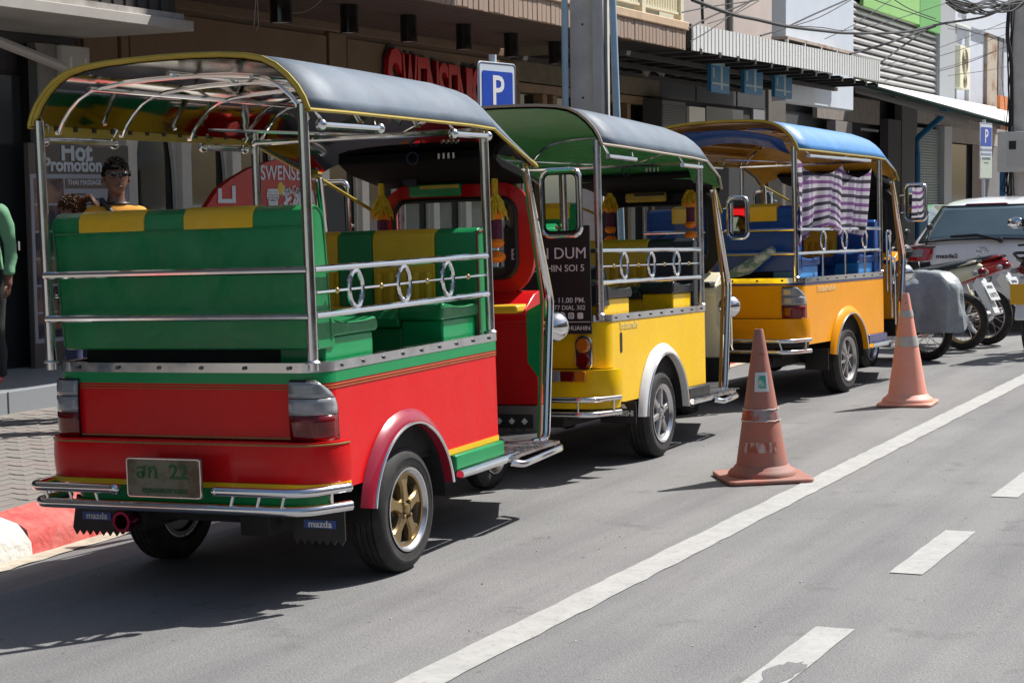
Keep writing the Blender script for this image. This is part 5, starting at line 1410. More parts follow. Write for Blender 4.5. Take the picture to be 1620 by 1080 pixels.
def cloth():
    n, m_ = 60, 44; vs = []; uvs = []; fs = []
    for j in range(m_):
        v = j / (m_ - 1)
        for i in range(n):
            u = i / (n - 1)
            y = -1.13 + 1.80 * u * (1 - .10 * v)
            # hung at both ends and the middle: swags
            w = abs(math.sin(math.pi * (u / .62 if u < .62 else (u - .62) / .38)))
            top = 2.0 - .03 * u - .10 * w
            bot = 1.32 - .06 * math.sin(u * 9) + (.12 * w if u > .1 else 0)
            if u > .84: bot += (u - .84) * .3
            z = top + (bot - top) * v
            x = .0 + .028 * math.sin(u * 34 + v * 1.5) * (.35 + .65 * v) + .02 * math.sin(u * 13 + 2) + .012 * math.sin(u * 71 + v * 4) * v - .02
            if v > .82: x += -.03 * (v - .82) * 5 * math.sin(u * 8)
            vs.append((x, y, z)); uvs.append((u, v + .16 * w * (1 - v) + .03 * math.sin(u * 6)))
    for j in range(m_ - 1):
        for i in range(n - 1):
            fs.append((j * n + i, j * n + i + 1, (j + 1) * n + i + 1, (j + 1) * n + i))
    me = bpy.data.meshes.new('cloth'); me.from_pydata(vs, [], fs); ul = me.uv_layers.new(name='UVMap')
    for p in me.polygons:
        for li in p.loop_indices: ul.data[li].uv = uvs[me.loops[li].vertex_index]
    me.polygons.foreach_set('use_smooth', [True] * len(me.polygons)); me.materials.append(check_mat())
    o = bpy.data.objects.new('check_cloth', me); COL.objects.link(o); o.matrix_world = T3.matrix_world.copy()
    return tag(o, 'purple and white check cloth hung as a sunshade on the amber tuk-tuk', 'cloth')
cloth()
# ------------------------------------------------------------------ cones
Nn = Vector((-CAMB, 0, 1)).normalized()
def gmat(p, rz=0.0, s=1.0):
    q = Vector((0, 0, 1)).rotation_difference(Nn).to_matrix().to_4x4()
    M = q @ Matrix.Rotation(rz, 4, 'Z') @ Matrix.Scale(s, 4); M.translation = Vector((p[0], p[1], zg(p[0]))); return M
def cone(px, py, rz, lab, m, mband, bands, base, sun_split=None):
    p = atG(px, py)
    T = thing('traffic_cone', lab, 'traffic cone', M=gmat(p, rz), group='traffic cones beside the edge line')
    MB().prism(rrect(0, 0, base, base, .05, 5), 'z', .004, .028).build('base', m, T, bevel=.008)
    f0 = .025
    pr = [(.205, f0), (.205, .045), (.19, .062), (.172, .072), (.165, .085)]
    r = lambda z: .155 + (.026 - .155) * (z - .09) / (.905 - .09)
    pr += [(r(z), z) for z in (.09, .3, .55, .8, .895)] + [(.024, .905), (.016, .905), (.014, .88)]
    MB().lathe(pr, 40, None).build('body', m, T, smooth=50)
    for (z0, z1) in bands:
        g = MB(); n = 40
        g.lathe([(r(z0) + .0025 + .001, z0), (r((z0 + z1) / 2) + .0045, (z0 + z1) / 2), (r(z1) + .0025, z1)], n)
        g.f = g.f[:-2]
        g.build('reflective_band', mband, T, smooth=60)
    return T, r
m1 = mat('dirty_faded_orange', (.46, .15, .105), .7, var=.0, col2=(.30, .16, .13), vs=4, dirt=.6, dcol=(.30, .22, .18), thr=(.35, .7), bump=.25, bs=18)
m2 = mat('sun_faded_orange', (.88, .30, .20), .55, col2=(.82, .42, .33), vs=2.4, dirt=.35, thr=(.3, .7), bump=.12, bs=16)
bd1 = mat('torn_silver_tape', (.36, .32, .32), .35, .3, col2=(.42, .09, .06), vs=16, thr=(.42, .56), stretch=(1, 1, .4), bump=.6, bs=40)
bd2 = mat('pale_silver_tape', (.52, .50, .47), .4, .2, col2=(.6, .38, .30), vs=14, thr=(.5, .7), bump=.2)
c1, r1 = cone(1206, 757, R_(32), 'nearer dirty orange cone with a square sticker and torn tape', m1, bd1, [(.36, .428)], .52)
c2, r2 = cone(1436, 640, R_(4), 'farther pale sun-faded orange cone with two silver bands', m2, bd2, [(.48, .56), (.715, .768)], .44)
st = MB()
a0 = R_(-52)                                  # sticker on the camera side
def cone_patch(r, a0, w, z0, z1, n=7, off=.002):
    g = []
    for i in range(n):
        a = a0 + w * (i / (n - 1) - .5); g.append([((r(z) + off) * math.cos(a), (r(z) + off) * math.sin(a), z) for z in (z0, z1)])
    return MB().grid(g)
angc = math.atan2(-c1.matrix_world.translation.y, -c1.matrix_world.translation.x) - R_(32)
ang2 = math.atan2(-c2.matrix_world.translation.y, -c2.matrix_world.translation.x) - R_(4)
cone_patch(r1, angc + .12, 1.05, .535, .65, off=.0035).build('sticker', mat('white_sticker', (.62, .66, .66), .4), c1, smooth=60)
cone_patch(r1, angc + .15, .62, .555, .63, off=.0045).build('sticker_emblem', mat('emblem_print', (.04, .3, .22), .4, col2=(.5, .6, .5), vs=30, thr=(.45, .62)), c1, smooth=60)
cone_patch(r1, angc + .25, .9, .75, .765, off=.0015).build('scuffed_marking', mat('grey_scuff', (.25, .16, .14), .7, col2=(.4, .1, .06), vs=60, thr=(.45, .55)), c1, smooth=60)
cone_patch(r1, angc - .05, 1.5, .175, .235, off=.0015).build('worn_lettering', mat('worn_white_letter', (.55, .42, .38), .7, col2=(.38, .10, .06), vs=42, thr=(.42, .52), stretch=(1, 1, .3)), c1, smooth=60)
MB().sphere((r2(.83) * math.cos(ang2), r2(.83) * math.sin(ang2), .83), .006, 6).build('cone_hole', black, c2)
rg = MB(); 
for k in range(2): rg.tube([((r1(.36 + .068 * k) + .005) * math.cos(a * math.pi / 16), (r1(.36 + .068 * k) + .005) * math.sin(a * math.pi / 16), .36 + .068 * k + .003 * math.sin(a * 2.3)) for a in range(32)], .003, 5, closed=True)
rg.build('tape_edge', bd2, c1)

# ------------------------------------------------------------------ poles and parking signs
xp = -7.4
def concpole(px0, px1, lab, sq=.31, X=xp, holes=True):
    pa = atX(px0, 180, X)
    pa = atX((px0 + px1) / 2 + 2, 180, X); T = thing('concrete_pole', lab, 'utility pole', (X, pa.y, 0))
    cm = mat('pole_concrete', (.58, .56, .53), .85, var=.18, vs=2.2, bump=.45, bs=45, dirt=.3)
    w = (Vector((pa.x, pa.y, CAM_H)) - Vector((0, 0, CAM_H))).length * (px1 - px0) * .86 / F_PX
    r3 = Matrix.Rotation(R_(8), 3, 'Z')
    # I-section pole: front web with two flanges
    b = MB(); b.box((0, sq * .0, 5), (w, sq * .55, 10.4), r3)
    o = b.build('shaft', cm, T, bevel=.012)
    fl = MB()
    for s_ in (-1, 1):
        fl.box(r3 @ Vector((w / 2 + .012, s_ * sq * .33, 5)), (.10, sq * .30, 10.4), r3)
    fl.build('flange', mat('sunlit_concrete', (.52, .50, .46), .8, var=.12, vs=3, bump=.3, bs=40), T, bevel=.008)
    for z in (1.9, 2.62, 3.35, 4.1):
        c = r3 @ Vector((-.01, -sq * .275 - .001, z)); MB().lathe([(0, 0), (.012, 0), (.012, .003), (0, .003)], 12, Matrix.Translation(c) @ Matrix.Rotation(R_(90), 4, 'X')).build('bolt_hole', black, T)
    return T, w, pa
T_, w_, pa_ = concpole(900, 952, 'square concrete utility pole between two pale blue pipes')
cb = MB()
for k in range(4): cb.tube([(w_ / 2 + .075, -.03 + .02 * k + .008 * math.sin(z * 1.7 + k * 2), z * .5) for z in range(2, 21)], .006, 5)
cb.build('cable_bundle', mat('grey_cable2', (.12, .12, .12), .6), T_)
bpm = mat('pale_blue_pipe', (.36, .50, .60), .4, var=.08, coat=.3)
def bluepole(px, py, px2, py2, r_, X, lab):
    a, b_ = atX(px, py, X), atX(px2, py2, X)
    d = (a - b_) / (a.z - b_.z); p0 = b_ - d * b_.z; p1 = b_ + d * (9 - b_.z)
    return tag(MB().tube([p0, p1], r_, 14).build('blue_pipe_pole', bpm, smooth=60), lab, 'pole', 'pale blue pipe poles')
bluepole(893, 0, 894.5, 170, .033, -7.5, 'thin pale blue pipe against the left side of the concrete pole')
bluepole(969, 0, 976, 188, .037, -7.1, 'thicker pale blue pipe leaning beside the right of the concrete pole')
signbl = mat('sign_blue', (.01, .06, .42), .35, var=.08); signwh = mat('sign_white', (.62, .68, .74), .35)
def psign(px0, px1, pyt, X, W_, H_, lab, full=False):
    a = atX((px0 + px1) / 2, pyt, X)
    T = thing('parking_sign', lab, 'parking sign', (a.x, a.y, 0), rz=R_(-8), group='blue parking signs on posts')
    zt_ = a.z; D = lambda x: x
    MB().tube([(-.05, 0, -.1), (-.05, 0, zt_ + .07)], .035, 12).build('post', signwh, T, smooth=60)
    z0 = zt_ - H_
    def rr(y0, y1, z0_, z1_, r_): return rrect((y0 + y1) / 2, (z0_ + z1_) / 2, y1 - y0, z1_ - z0_, r_, 4)
    MB().prism(rr(-W_ / 2, W_ / 2, z0, zt_, .04), 'x', -.012, .0).build('panel', signwh, T, bevel=.003)
    MB().tube([(.001, p[0], p[1]) for p in rr(-W_ / 2 + .012, W_ / 2 - .012, z0 + .012, zt_ - .012, .035)], .004, 5, closed=True).build('panel_border', mat('dark_blue_line', (.01, .015, .06), .4), T)
    bz1 = zt_ - .08; bz0 = bz1 - (.36 if full else .68)
    MB().prism(rr(-W_ / 2 + .055, W_ / 2 - .055, bz0, bz1, .02), 'x', .001, .004).build('blue_field', signbl, T)
    text('P', .37, whitetxt, T, facing((.0055, .0, zt_ - .262), (0, 1, 0)), off=.004, sx=1.05)
    if full:
        for k, (h_, ww) in enumerate(((.03, .28), (.03, .24), (.035, .2), (.02, .1))):
            z = bz0 - .06 - k * .085
            MB().bx(.001, .004, -ww * W_ / .6, ww * W_ / .6, z - h_, z + h_ * .4).build('sign_text_line', mat('sign_grey_text', (.25, .28, .36), .5), T)
        MB().bx(.001, .004, -W_ / 2 + .02, W_ / 2 - .02, z0 + .02, z0 + .36 * W_ / .6).build('green_notice', mat('pale_green_print', (.42, .50, .36), .5, col2=(.6, .64, .6), vs=12), T)
    return T
psign(761, 812, 99, -7.25, .58, .95, 'near parking sign with a white P, rising behind the red tuk-tuk canopy')
psign(1553, 1568, 195, -7.2, .70, 1.07, 'distant parking sign with small print, in front of the glass door', True)
# second pole with meter box
pb2 = atX(1612, 200, -7.4)
P2 = thing('concrete_pole', 'concrete pole with a grey meter box at the right edge', 'utility pole', (pb2.x, pb2.y, 0))
MB().bx(-.17, .20, -.16, .16, -.2, 11).build('shaft', mat('pole_concrete', (.33, .32, .31)), P2, bevel=.012)
zb_m, zt_m = atX(1605, 272, -7.4).z, atX(1605, 208, -7.4).z
mbx = MB().bx(-.36, .27, -.44, -.17, zb_m, zt_m).build('meter_box', mat('meter_box_grey', (.62, .62, .60), .5, var=.06), P2, bevel=.012)
MB().prism(rrect(.02, (zb_m + zt_m) / 2 - .05, .38, .55, .02), 'y', -.446, -.44).build('box_door', mat('meter_box_grey2', (.55, .55, .54), .5), mbx, bevel=.004)
MB().bx(-.12, .03, -.452, -.44, zt_m - .38, zt_m - .2).build('meter_window', black, mbx)
for z in (3.3, 3.9, 4.6): MB().bx(-.152, -.148, -.02, .02, z, z + .04).build('bolt_hole', black, P2)
cbl = MB()
for k in range(7):
    ph = k * 1.3
    cbl.tube([(-.22 + .02 * k + .03 * math.sin(z * 1.1 + ph), -.16 - .01 * k, .9 + z * .42) for z in range(0, 19)], .011, 5)
for k in range(5):
    cbl.tube([(-.2 + .03 * k, -.2, zb_m + .02), (-.3 + .07 * k, -.3, zb_m - .35 - .06 * k), (-.1 + .03 * k, -.25, zb_m - .55)], .012, 5)
cbl.build('cable_bundle', wire, P2)
MB().bx(-.36, -.24, -.2, -.1, .4, zb_m + .1).build('blue_conduit', mat('blue_pvc', (.01, .13, .30)), P2, bevel=.02)

# ------------------------------------------------------------------ overhead cables (each at its own distance from the road)
def cable(pts, X, r_, lab=None, X2=None, grp='overhead cables'):
    P = []
    n = len(pts)
    for i, (px, py) in enumerate(pts):
        t = i / (n - 1); P.append(atX(px, py, X + ((X2 if X2 is not None else X) - X) * t))
    # smooth through the points
    Q = []
    for i in range(n - 1):
        p0, p1, p2, p3 = P[max(i - 1, 0)], P[i], P[i + 1], P[min(i + 2, n - 1)]
        for k in range(6):
            t = k / 6
            Q.append(.5 * ((2 * p1) + (p2 - p0) * t + (2 * p0 - 5 * p1 + 4 * p2 - p3) * t * t + (3 * p1 - p0 - 3 * p2 + p3) * t ** 3))
    Q.append(P[-1])
    o = MB().tube(Q, r_, 6).build('overhead_cable', wire)
    return tag(o, lab or 'thin black overhead cable crossing the upper right facades', 'cable', grp)
cable([(1095, 0), (1155, 22), (1200, 32), (1245, 42), (1300, 49), (1350, 53), (1430, 51), (1490, 38), (1560, 26), (1600, 6), (1625, -4)], -7.2, .022, 'thick drooping cable running from the pinkish wall to the top right tangle')
cable([(1345, 86), (1400, 70), (1450, 52), (1480, 42)], -7.3, .018, 'thick cable branching up from the awning end across the grey ribs')
cable([(1395, 98), (1430, 72), (1462, 50), (1480, 42)], -7.3, .014, 'second branch cable rising from the canopy corner over the grey ribs')
cable([(1079, 20), (1130, 10), (1190, 2), (1215, -4)], -7.6, .008, 'thin cable rising to the top over the cream wall end')
cable([(1090, 45), (1130, 24), (1165, 12), (1190, 0)], -7.6, .010, 'thin cable rising steeply from the awning corner')
cable([(1092, 66), (1120, 50), (1160, 22), (1200, -6)], -7.9, .007, 'thin cable crossing the corrugated awning diagonally')
cable([(1120, 38), (1160, 24), (1200, 2)], -7.8, .006, 'short thin cable above the corrugated awning')
cable([(1203, 57), (1240, 45), (1290, 22), (1345, -2)], -7.5, .012, 'cable rising over the grey pillar to the white board')
cable([(1250, 43), (1300, 26), (1360, -8)], -7.5, .007, 'upper thin cable over the white signboard')
cable([(1250, 41), (1300, 44), (1345, 48), (1420, 30), (1500, 4)], -7.6, .007, 'thin cable along the white signboard and grey ribs')
cable([(1305, 62), (1350, 40), (1410, 0)], -7.6, .006, 'thin cable from the sign frame up to the green sign')
cable([(1383, 0), (1440, 20), (1500, 40), (1570, 60)], -7.3, .008, 'thin cable falling across the green sign to the right')
cable([(1415, 0), (1440, 15), (1480, 30)], -7.3, .008, 'short cable crossing the green sign corner')
cable([(1420, 122), (1480, 114), (1540, 96), (1600, 70)], -8.0, .008, 'thin cable over the sloping canopy')
for k, (a, b_, c, l) in enumerate((((1395, 105), (1480, 78), (1600, 32), 'highest of the fan of thin cables on the right'), ((1395, 110), (1490, 88), (1600, 52), 'second of the fan of thin cables on the right'), ((1400, 128), (1500, 106), (1600, 72), 'third of the fan of thin cables on the right'), ((1500, 46), (1550, 48), (1622, 40), 'flat thin cable just under the thick one'), ((1500, 120), (1560, 112), (1622, 100), 'lowest thin cable before the air conditioners'))):
    cable([a, b_, c], -7.7 - .1 * k, .006, l)
# tangle at the top right
for k in range(16):
    random.seed(50 + k)
    y0 = random.uniform(-8, 6)
    o = cable([(1497, y0), (1530 + random.uniform(-8, 8), 8 + random.uniform(-6, 14)), (1560 + random.uniform(-8, 8), 12 + random.uniform(-12, 12)), (1600, 4 + random.uniform(-10, 14)), (1630, -6 + random.uniform(-6, 8))], -6.9 - .02 * k, random.uniform(.010, .02), 'one of the black cables in the tangle at the top right', grp='cable tangle at the top right')
cable([(1596, 20), (1594, 60), (1600, 100), (1601, 200)], -6.75, .04, 'fat black cable running down the left of the second pole')
cable([(1588, 60), (1585, 120), (1590, 170), (1587, 205)], -6.9, .006, 'thin cable dangling beside the second pole')
for k, (px, l) in enumerate(((1111, 'short black cable hanging against the pinkish wall'),)):
    cable([(px, -4), (px, 18), (px + 1, 38)], -8.2, .02, l)

# ------------------------------------------------------------------ white hatchback
def car():
    px, py = 1583, 528
    s = 1.14
    p = atG(1583, 540); d_ = 22.0
    r = ray(1557, 400); p = Vector((0, 0, 0)) + Vector((r.x, r.y, 0)).normalized() * 22.6
    T = thing('parked_car', 'white hatchback parked beyond the motorcycles, seen from behind', 'car', M=gmat((p.x, p.y), R_(3), s))
    wp = mat('white_car_paint', (.84, .86, .88), .22, coat=1.0, var=.02)
    # body lofted from cross-sections along y (rear at 0, front at 3.85); half outlines mirrored
    def sec(y, w, zb, zw, zt_, wt, tum):
        pts = [(0, zb), (w * .80, zb), (w * .97, zb + .10), (w, (zb + zw) * .5), (w * .985, zw - .05), (w * .955, zw), (wt + (w * .955 - wt) * .45, zw + (zt_ - zw) * .55), (wt, zt_ - .09), (wt * .86, zt_ - .02), (wt * .5, zt_), (0, zt_ + .012)]
        return [(x, y, z) for x, z in pts] + [(-x, y, z) for x, z in pts[-2:0:-1]]
    S_ = [sec(.00, .70, .40, .70, .86, .60, 0), sec(.03, .80, .30, .80, .98, .70, 0), sec(.10, .835, .25, .90, 1.05, .70, 0), sec(.20, .845, .22, .95, 1.18, .62, 0), sec(.33, .845, .20, .96, 1.33, .56, 0), sec(.48, .845, .20, .96, 1.43, .54, 0), sec(.9, .85, .2, .95, 1.47, .57, 0), sec(1.6, .85, .2, .93, 1.475, .58, 0), sec(2.2, .85, .2, .92, 1.42, .57, 0), sec(2.75, .85, .2, .92, 1.10, .62, 0), sec(3.0, .84, .2, .88, .98, .66, 0), sec(3.6, .80, .22, .76, .84, .62, 0), sec(3.85, .66, .3, .6, .68, .5, 0)]
    g = [r_ + [r_[0]] for r_ in S_]
    b = MB().grid(g); n = len(g[0]) ; b.f.append(tuple(range(n - 1))[::-1]); b.f.append(tuple((len(g) - 1) * n + k for k in range(n - 1)))
    bo = b.build('body', wp, T, smooth=50)
    sb = bo.modifiers.new('sub', 'SUBSURF'); sb.levels = 2; sb.render_levels = 2
    # rear screen
    cg = mat('car_glass_sky_tone', (.17, .25, .27), .06, spec=1.0, coat=1.0, col2=(.09, .14, .15), vs=1.2)  # pale teal base paints the reflected sky into the glass colour
    def yz(t): # along the hatch glass
        return (.045 + .285 * t, 1.02 + .36 * t)
    gr = []
    for i in range(9):
        t = i / 8; y, z = yz(t); w = .69 - .20 * t - .02 * t * t
        gr.append([(w * u, y - .035 + .035 * abs(u) ** 3 - .010, z - .03 * abs(u) ** 2 * (1 - t) + .0) for u in [k / 6 - 1 for k in range(13)]])
    MB().grid(gr).build('rear_window', cg, T, smooth=60, solid=.01)
    MB().tube([tuple(gr[0][k]) for k in range(13)], .010, 6).tube([tuple(gr[-1][k]) for k in range(13)], .010, 6).tube([tuple(r_[0]) for r_ in gr], .010, 6).tube([tuple(r_[-1]) for r_ in gr], .010, 6).build('window_seal', black, T)
    MB().prism([(-.24, 1.375), (.24, 1.375), (.22, 1.405), (-.22, 1.405)], 'y', .33, .42).build('high_brake_lamp', mat('brake_red', (.25, .01, .02), .2, coat=1), T, bevel=.01)
    for sg in (1, -1):
        g = []
        for i in range(7):
            t = i / 6; z = .70 + .25 * t; wi = .50 + .03 * t + (.12 * (1 - t) ** 2)
            row = []
            for k in range(7):
                u = k / 6; x = wi + (.845 - wi) * u; y = -.02 + .035 * t + .20 * max(0, (x - .68) / .165) ** 3
                row.append((sg * x * 1.0, y - .012, z + .03 * (1 - u) - .02 + .04 * u))
            g.append(row)
        MB().grid(g).build('tail_lamp', mat('car_tail_red', (.42, .008, .012), .1, coat=1), T, smooth=60, solid=.012)
        MB().grid([[tuple(Vector(p) + Vector((0, -.012, 0))) for p in r_[2:6]] for r_ in g[3:6]]).build('lamp_inset', clearl, T, smooth=60)
        MB().sphere((sg * .98, 2.35, .98), .10, 12, (1, .6, .8)).build('wing_mirror', wp, T)
    MB().tube([(-.34, .03, 1.05), (-.05, -.01, 1.065), (.20, -.03, 1.00)], .016, 6).sphere((.20, -.03, 1.0), .03, 8).build('rear_wiper', black, T)
    MB().tube([(.062 * math.cos(a * math.pi / 12), .008, .875 + .05 * math.sin(a * math.pi / 12)) for a in range(24)], .006, 6, closed=True).tube([(-.055, .005, .89), (-.02, .0, .885), (0, .0, .865), (.02, .0, .885), (.055, .005, .89)], .006, 6).build('emblem', chrome, T)
    text('mazda2', .065, mat('badge_grey', (.06, .06, .07), .3), T, facing((-.38, .002, .84), (1, 0, 0)), off=.002, sx=1.2)
    MB().bx(-.27, .27, -.018, -.008, .50, .63).build('number_plate', mat('plate_white', (.6, .62, .62), .4), T, bevel=.004)
    text('กก 7', .11, black, T, facing((0, -.020, .565), (1, 0, 0)))
    MB().bx(-.66, .66, -.03, .14, .17, .36).build('lower_bumper', black, T, bevel=.03)
    MB().tube([(-.62, .0, .69), (.62, .0, .69)], .004, 4).tube([(-.64, .04, .70), (-.60, .05, 1.0)], .004, 4).tube([(.64, .04, .70), (.60, .05, 1.0)], .004, 4).build('hatch_gap', black, T)
    for (sg, y) in ((1, .62), (-1, .62), (1, 3.15), (-1, 3.15)):
        wheel(T, sg * .84, y, .29, r=.29, w=.18, out=sg)
    for sg in (1, -1):
        MB().prism([(.55, 1.0), (.75, 1.34), (1.1, 1.41), (2.0, 1.40), (2.7, 1.02), (2.6, .98)], 'x', sg * .70, sg * .79).build('side_window', cg, T, bevel=.01)
    return T
car()

# ------------------------------------------------------------------ motorcycles
def spoked(T, c, r=.29, w=.075, hubm=steel, rimm=goldrim):
    e = bpy.data.objects.new('wheel', None); COL.objects.link(e); e.parent = T
    M = Matrix.Translation(c) @ MX
    pr = [(r - .075, -.02), (r - .06, -w / 2), (r - .02, -w / 2 + .006), (r, -.012), (r, .012), (r - .02, w / 2 - .006), (r - .06, w / 2), (r - .075, .02)]
    MB().lathe(pr, 40, M, closed=True).build('tyre', rubber, e)
    MB().lathe([(r - .09, -.018), (r - .07, -.028), (r - .066, -.02), (r - .066, .02), (r - .07, .028), (r - .09, .018)], 40, M, closed=True).build('rim', rimm, e)
    MB().lathe([(0, -.05), (.05, -.05), (.055, -.03), (.055, .03), (.05, .05), (0, .05)], 20, M).build('hub', hubm, e)
    s_ = MB()
    for k in range(18):
        a = k * math.pi / 9; b_ = a + (.35 if k % 2 else -.35); zz = .03 if k % 2 else -.03
        s_.tube([M @ Vector((.05 * math.cos(a), .05 * math.sin(a), zz)), M @ Vector(((r - .08) * math.cos(b_), (r - .08) * math.sin(b_), 0))], .0028, 4)
    s_.build('spokes', steel, e)
    return e
def bike(p, rz, lab, bodym, seatm, tailm, s=1.14, covered=False, rim=goldrim, plate=True, frontm=None, ptxt=('กทย', '1075')):
    # rear wheel contact at origin, heading +y
    T = thing('motorcycle', lab, 'motorcycle', M=gmat(p, rz, s), group='motorcycles parked side by side')
    spoked(T, (0, 0, .29), rimm=rim); spoked(T, (0, 1.22, .29), w=.06, rimm=rim)
    # swing arm, shocks, engine, exhaust
    MB().tube([(.07, 0, .29), (.07, .45, .32)], .016, 6).tube([(-.07, 0, .29), (-.07, .45, .32)], .016, 6).build('swing_arm', dsteel, T)
    for x in (-.09, .09): MB().tube([(x, .02, .30), (x, .16, .62)], .012, 6).tube([(x, .05, .37), (x, .13, .56)], .026, 10).build('shock_absorber', chrome, T)
    MB().sphere((0, .55, .33), .14, 12, (.7, 1.2, .9)).bx(-.06, .06, .42, .7, .35, .5).build('engine', dsteel, T)
    MB().tube([(.12, .5, .26), (.13, .2, .27), (.14, -.05, .33), (.14, -.18, .37)], .035, 10).build('exhaust', chrome, T)
    # body: tail cowl tapering up to the rear, leg shield
    def loft(rows, m, nm): MB().grid(rows).build(nm, m, T, smooth=60)
    rows = []
    for (y, z, w, h) in ((-.24, .83, .02, .03), (-.20, .82, .055, .06), (-.02, .78, .085, .085), (.22, .72, .10, .10), (.45, .62, .09, .10), (.62, .52, .06, .08), (.72, .47, .03, .04)):
        rows.append([(w * math.cos(a * math.pi / 8), y, z + h * math.sin(a * math.pi / 8)) for a in range(17)])
    loft(rows, bodym, 'tail_cowl')
    rows = []
    for (y, z, w, h) in ((-.20, .90, .05, .012), (-.12, .89, .10, .03), (.10, .85, .12, .04), (.25, .82, .12, .04), (.42, .80, .11, .045), (.62, .78, .08, .035), (.70, .77, .03, .012)):
        rows.append([(w * math.cos(a * math.pi / 8), y, z + h * math.sin(a * math.pi / 8)) for a in range(17)])
    loft(rows, seatm, 'seat')
    MB().tube(fillet([(.09, .0, .86), (.09, -.18, .90), (-.09, -.18, .90), (-.09, 0, .86)], .05), .012, 8).build('grab_rail', bodym if tailm is redl else black, T)
    MB().sphere((0, -.235, .80), .07, 12, (1.1, .5, .6)).build('tail_lamp', redl, T)
    for x in (-.10, .10): MB().sphere((x, -.21, .79), .035, 10, (1.2, .8, .8)).build('indicator', clearl, T)
    # rear mudguard hanging behind the wheel with the plate on it
    MB().prism([(-.20, .74), (-.14, .66), (-.30, .44), (-.38, .36), (-.40, .38), (-.34, .50), (-.24, .72)], 'x', -.055, .055).build('mudguard', tailm if tailm is not redl else whitep, T, bevel=.006)
    if plate:
        Mp = facing((0, -.335, .60), (1, 0, 0), (0, .50, .87))
        pl_ = MB().add([tuple(Mp @ Vector(v)) for v in [(-.085, -.10, 0), (.085, -.10, 0), (.085, .10, 0), (-.085, .10, 0), (-.085, -.10, -.006), (.085, -.10, -.006), (.085, .10, -.006), (-.085, .10, -.006)]], [(0, 1, 2, 3), (7, 6, 5, 4), (0, 4, 5, 1), (1, 5, 6, 2), (2, 6, 7, 3), (3, 7, 4, 0)]).build('number_plate', mat('plate_white', (.6, .62, .62), .4), T, smooth=0)
        text(ptxt[0], .06, black, pl_, Mp @ Matrix.Translation((0, .05, .002)))
        text(ptxt[1], .07, black, pl_, Mp @ Matrix.Translation((0, -.045, .002)))
    # front: leg shield, fork, bars, headlight, mirrors
    rows = []
    for k in range(7):
        t = k / 6; z = .35 + .50 * t; y = .80 + .10 * t
        rows.append([(u * (.16 - .05 * t), y - .10 * u * u * 2 + .02, z) for u in (-1, -.6, -.2, .2, .6, 1)])
    MB().grid(rows).build('leg_shield', frontm or bodym, T, solid=.02)
    MB().tube([(.06, 1.22, .29), (.06, .98, .85)], .018, 8).tube([(-.06, 1.22, .29), (-.06, .98, .85)], .018, 8).build('fork', steel, T)
    MB().sphere((0, .98, .95), .12, 14, (1.1, .8, .7)).build('headlamp_cowl', frontm or bodym, T)
    MB().tube([(-.33, .80, .99), (-.12, .92, 1.0), (.12, .92, 1.0), (.33, .80, .99)], .012, 8).build('handlebar', black, T)
    for x in (-.24, .24): MB().tube([(x, .86, 1.0), (x * 1.2, .84, 1.15)], .006, 6).sphere((x * 1.25, .84, 1.2), .06, 12, (1, .25, .65)).build('mirror', black, T)
    MB().prism([(1.22 + .31 * math.cos(a * .22 - .2), .29 + .31 * math.sin(a * .22 - .2)) for a in range(14)] + [(1.22 + .29 * math.cos(a * .22 - .2), .29 + .29 * math.sin(a * .22 - .2)) for a in range(13, -1, -1)], 'x', -.05, .05).build('front_mudguard', bodym, T)
    return T
def bpos(px, py): q = atG(px, py); return (q.x, q.y)
BR = R_(71)
bk_a = bike(bpos(1524, 553), BR, 'cream motorcycle with gold spoked rims, second in the row', cream, kvin, redl, s=1.08)
bk_b = bike(bpos(1562, 545), BR, 'red-tailed motorcycle behind the cream one', mat('motorcycle_red', (.45, .015, .02), .25, coat=.8), kvin, redl, s=1.12, ptxt=('ขคน', '42'), rim=steel, frontm=black)
bk_c = bike(bpos(1468, 570), BR, 'motorcycle hidden under a silver cover, front of the row', mat('motorcycle_grey', (.1, .1, .1), .4), kvin, redl, s=1.0, plate=False, rim=steel)
bk_d = bike(bpos(1634, 566), R_(-4), 'motorcycle with red tail lamp and yellow plate at the right edge', mat('motorcycle_black', (.02, .02, .02), .3, coat=.6), kvin, redl, s=1.15, plate=False)
MB().bx(-.10, .10, -.36, -.35, .50, .68).build('number_plate', mat('yellow_plate', (.75, .42, .02), .45), bk_d, bevel=.004)
MB().tube(fillet([(.1, 0, .88), (.1, -.25, .95), (-.1, -.25, .95), (-.1, 0, .88)], .06), .014, 8).build('rear_carrier', black, bk_d)
MB().sphere((-.36, .84, 1.2), .08, 12, (1, .3, .7)).build('round_mirror', chrome, bk_d)
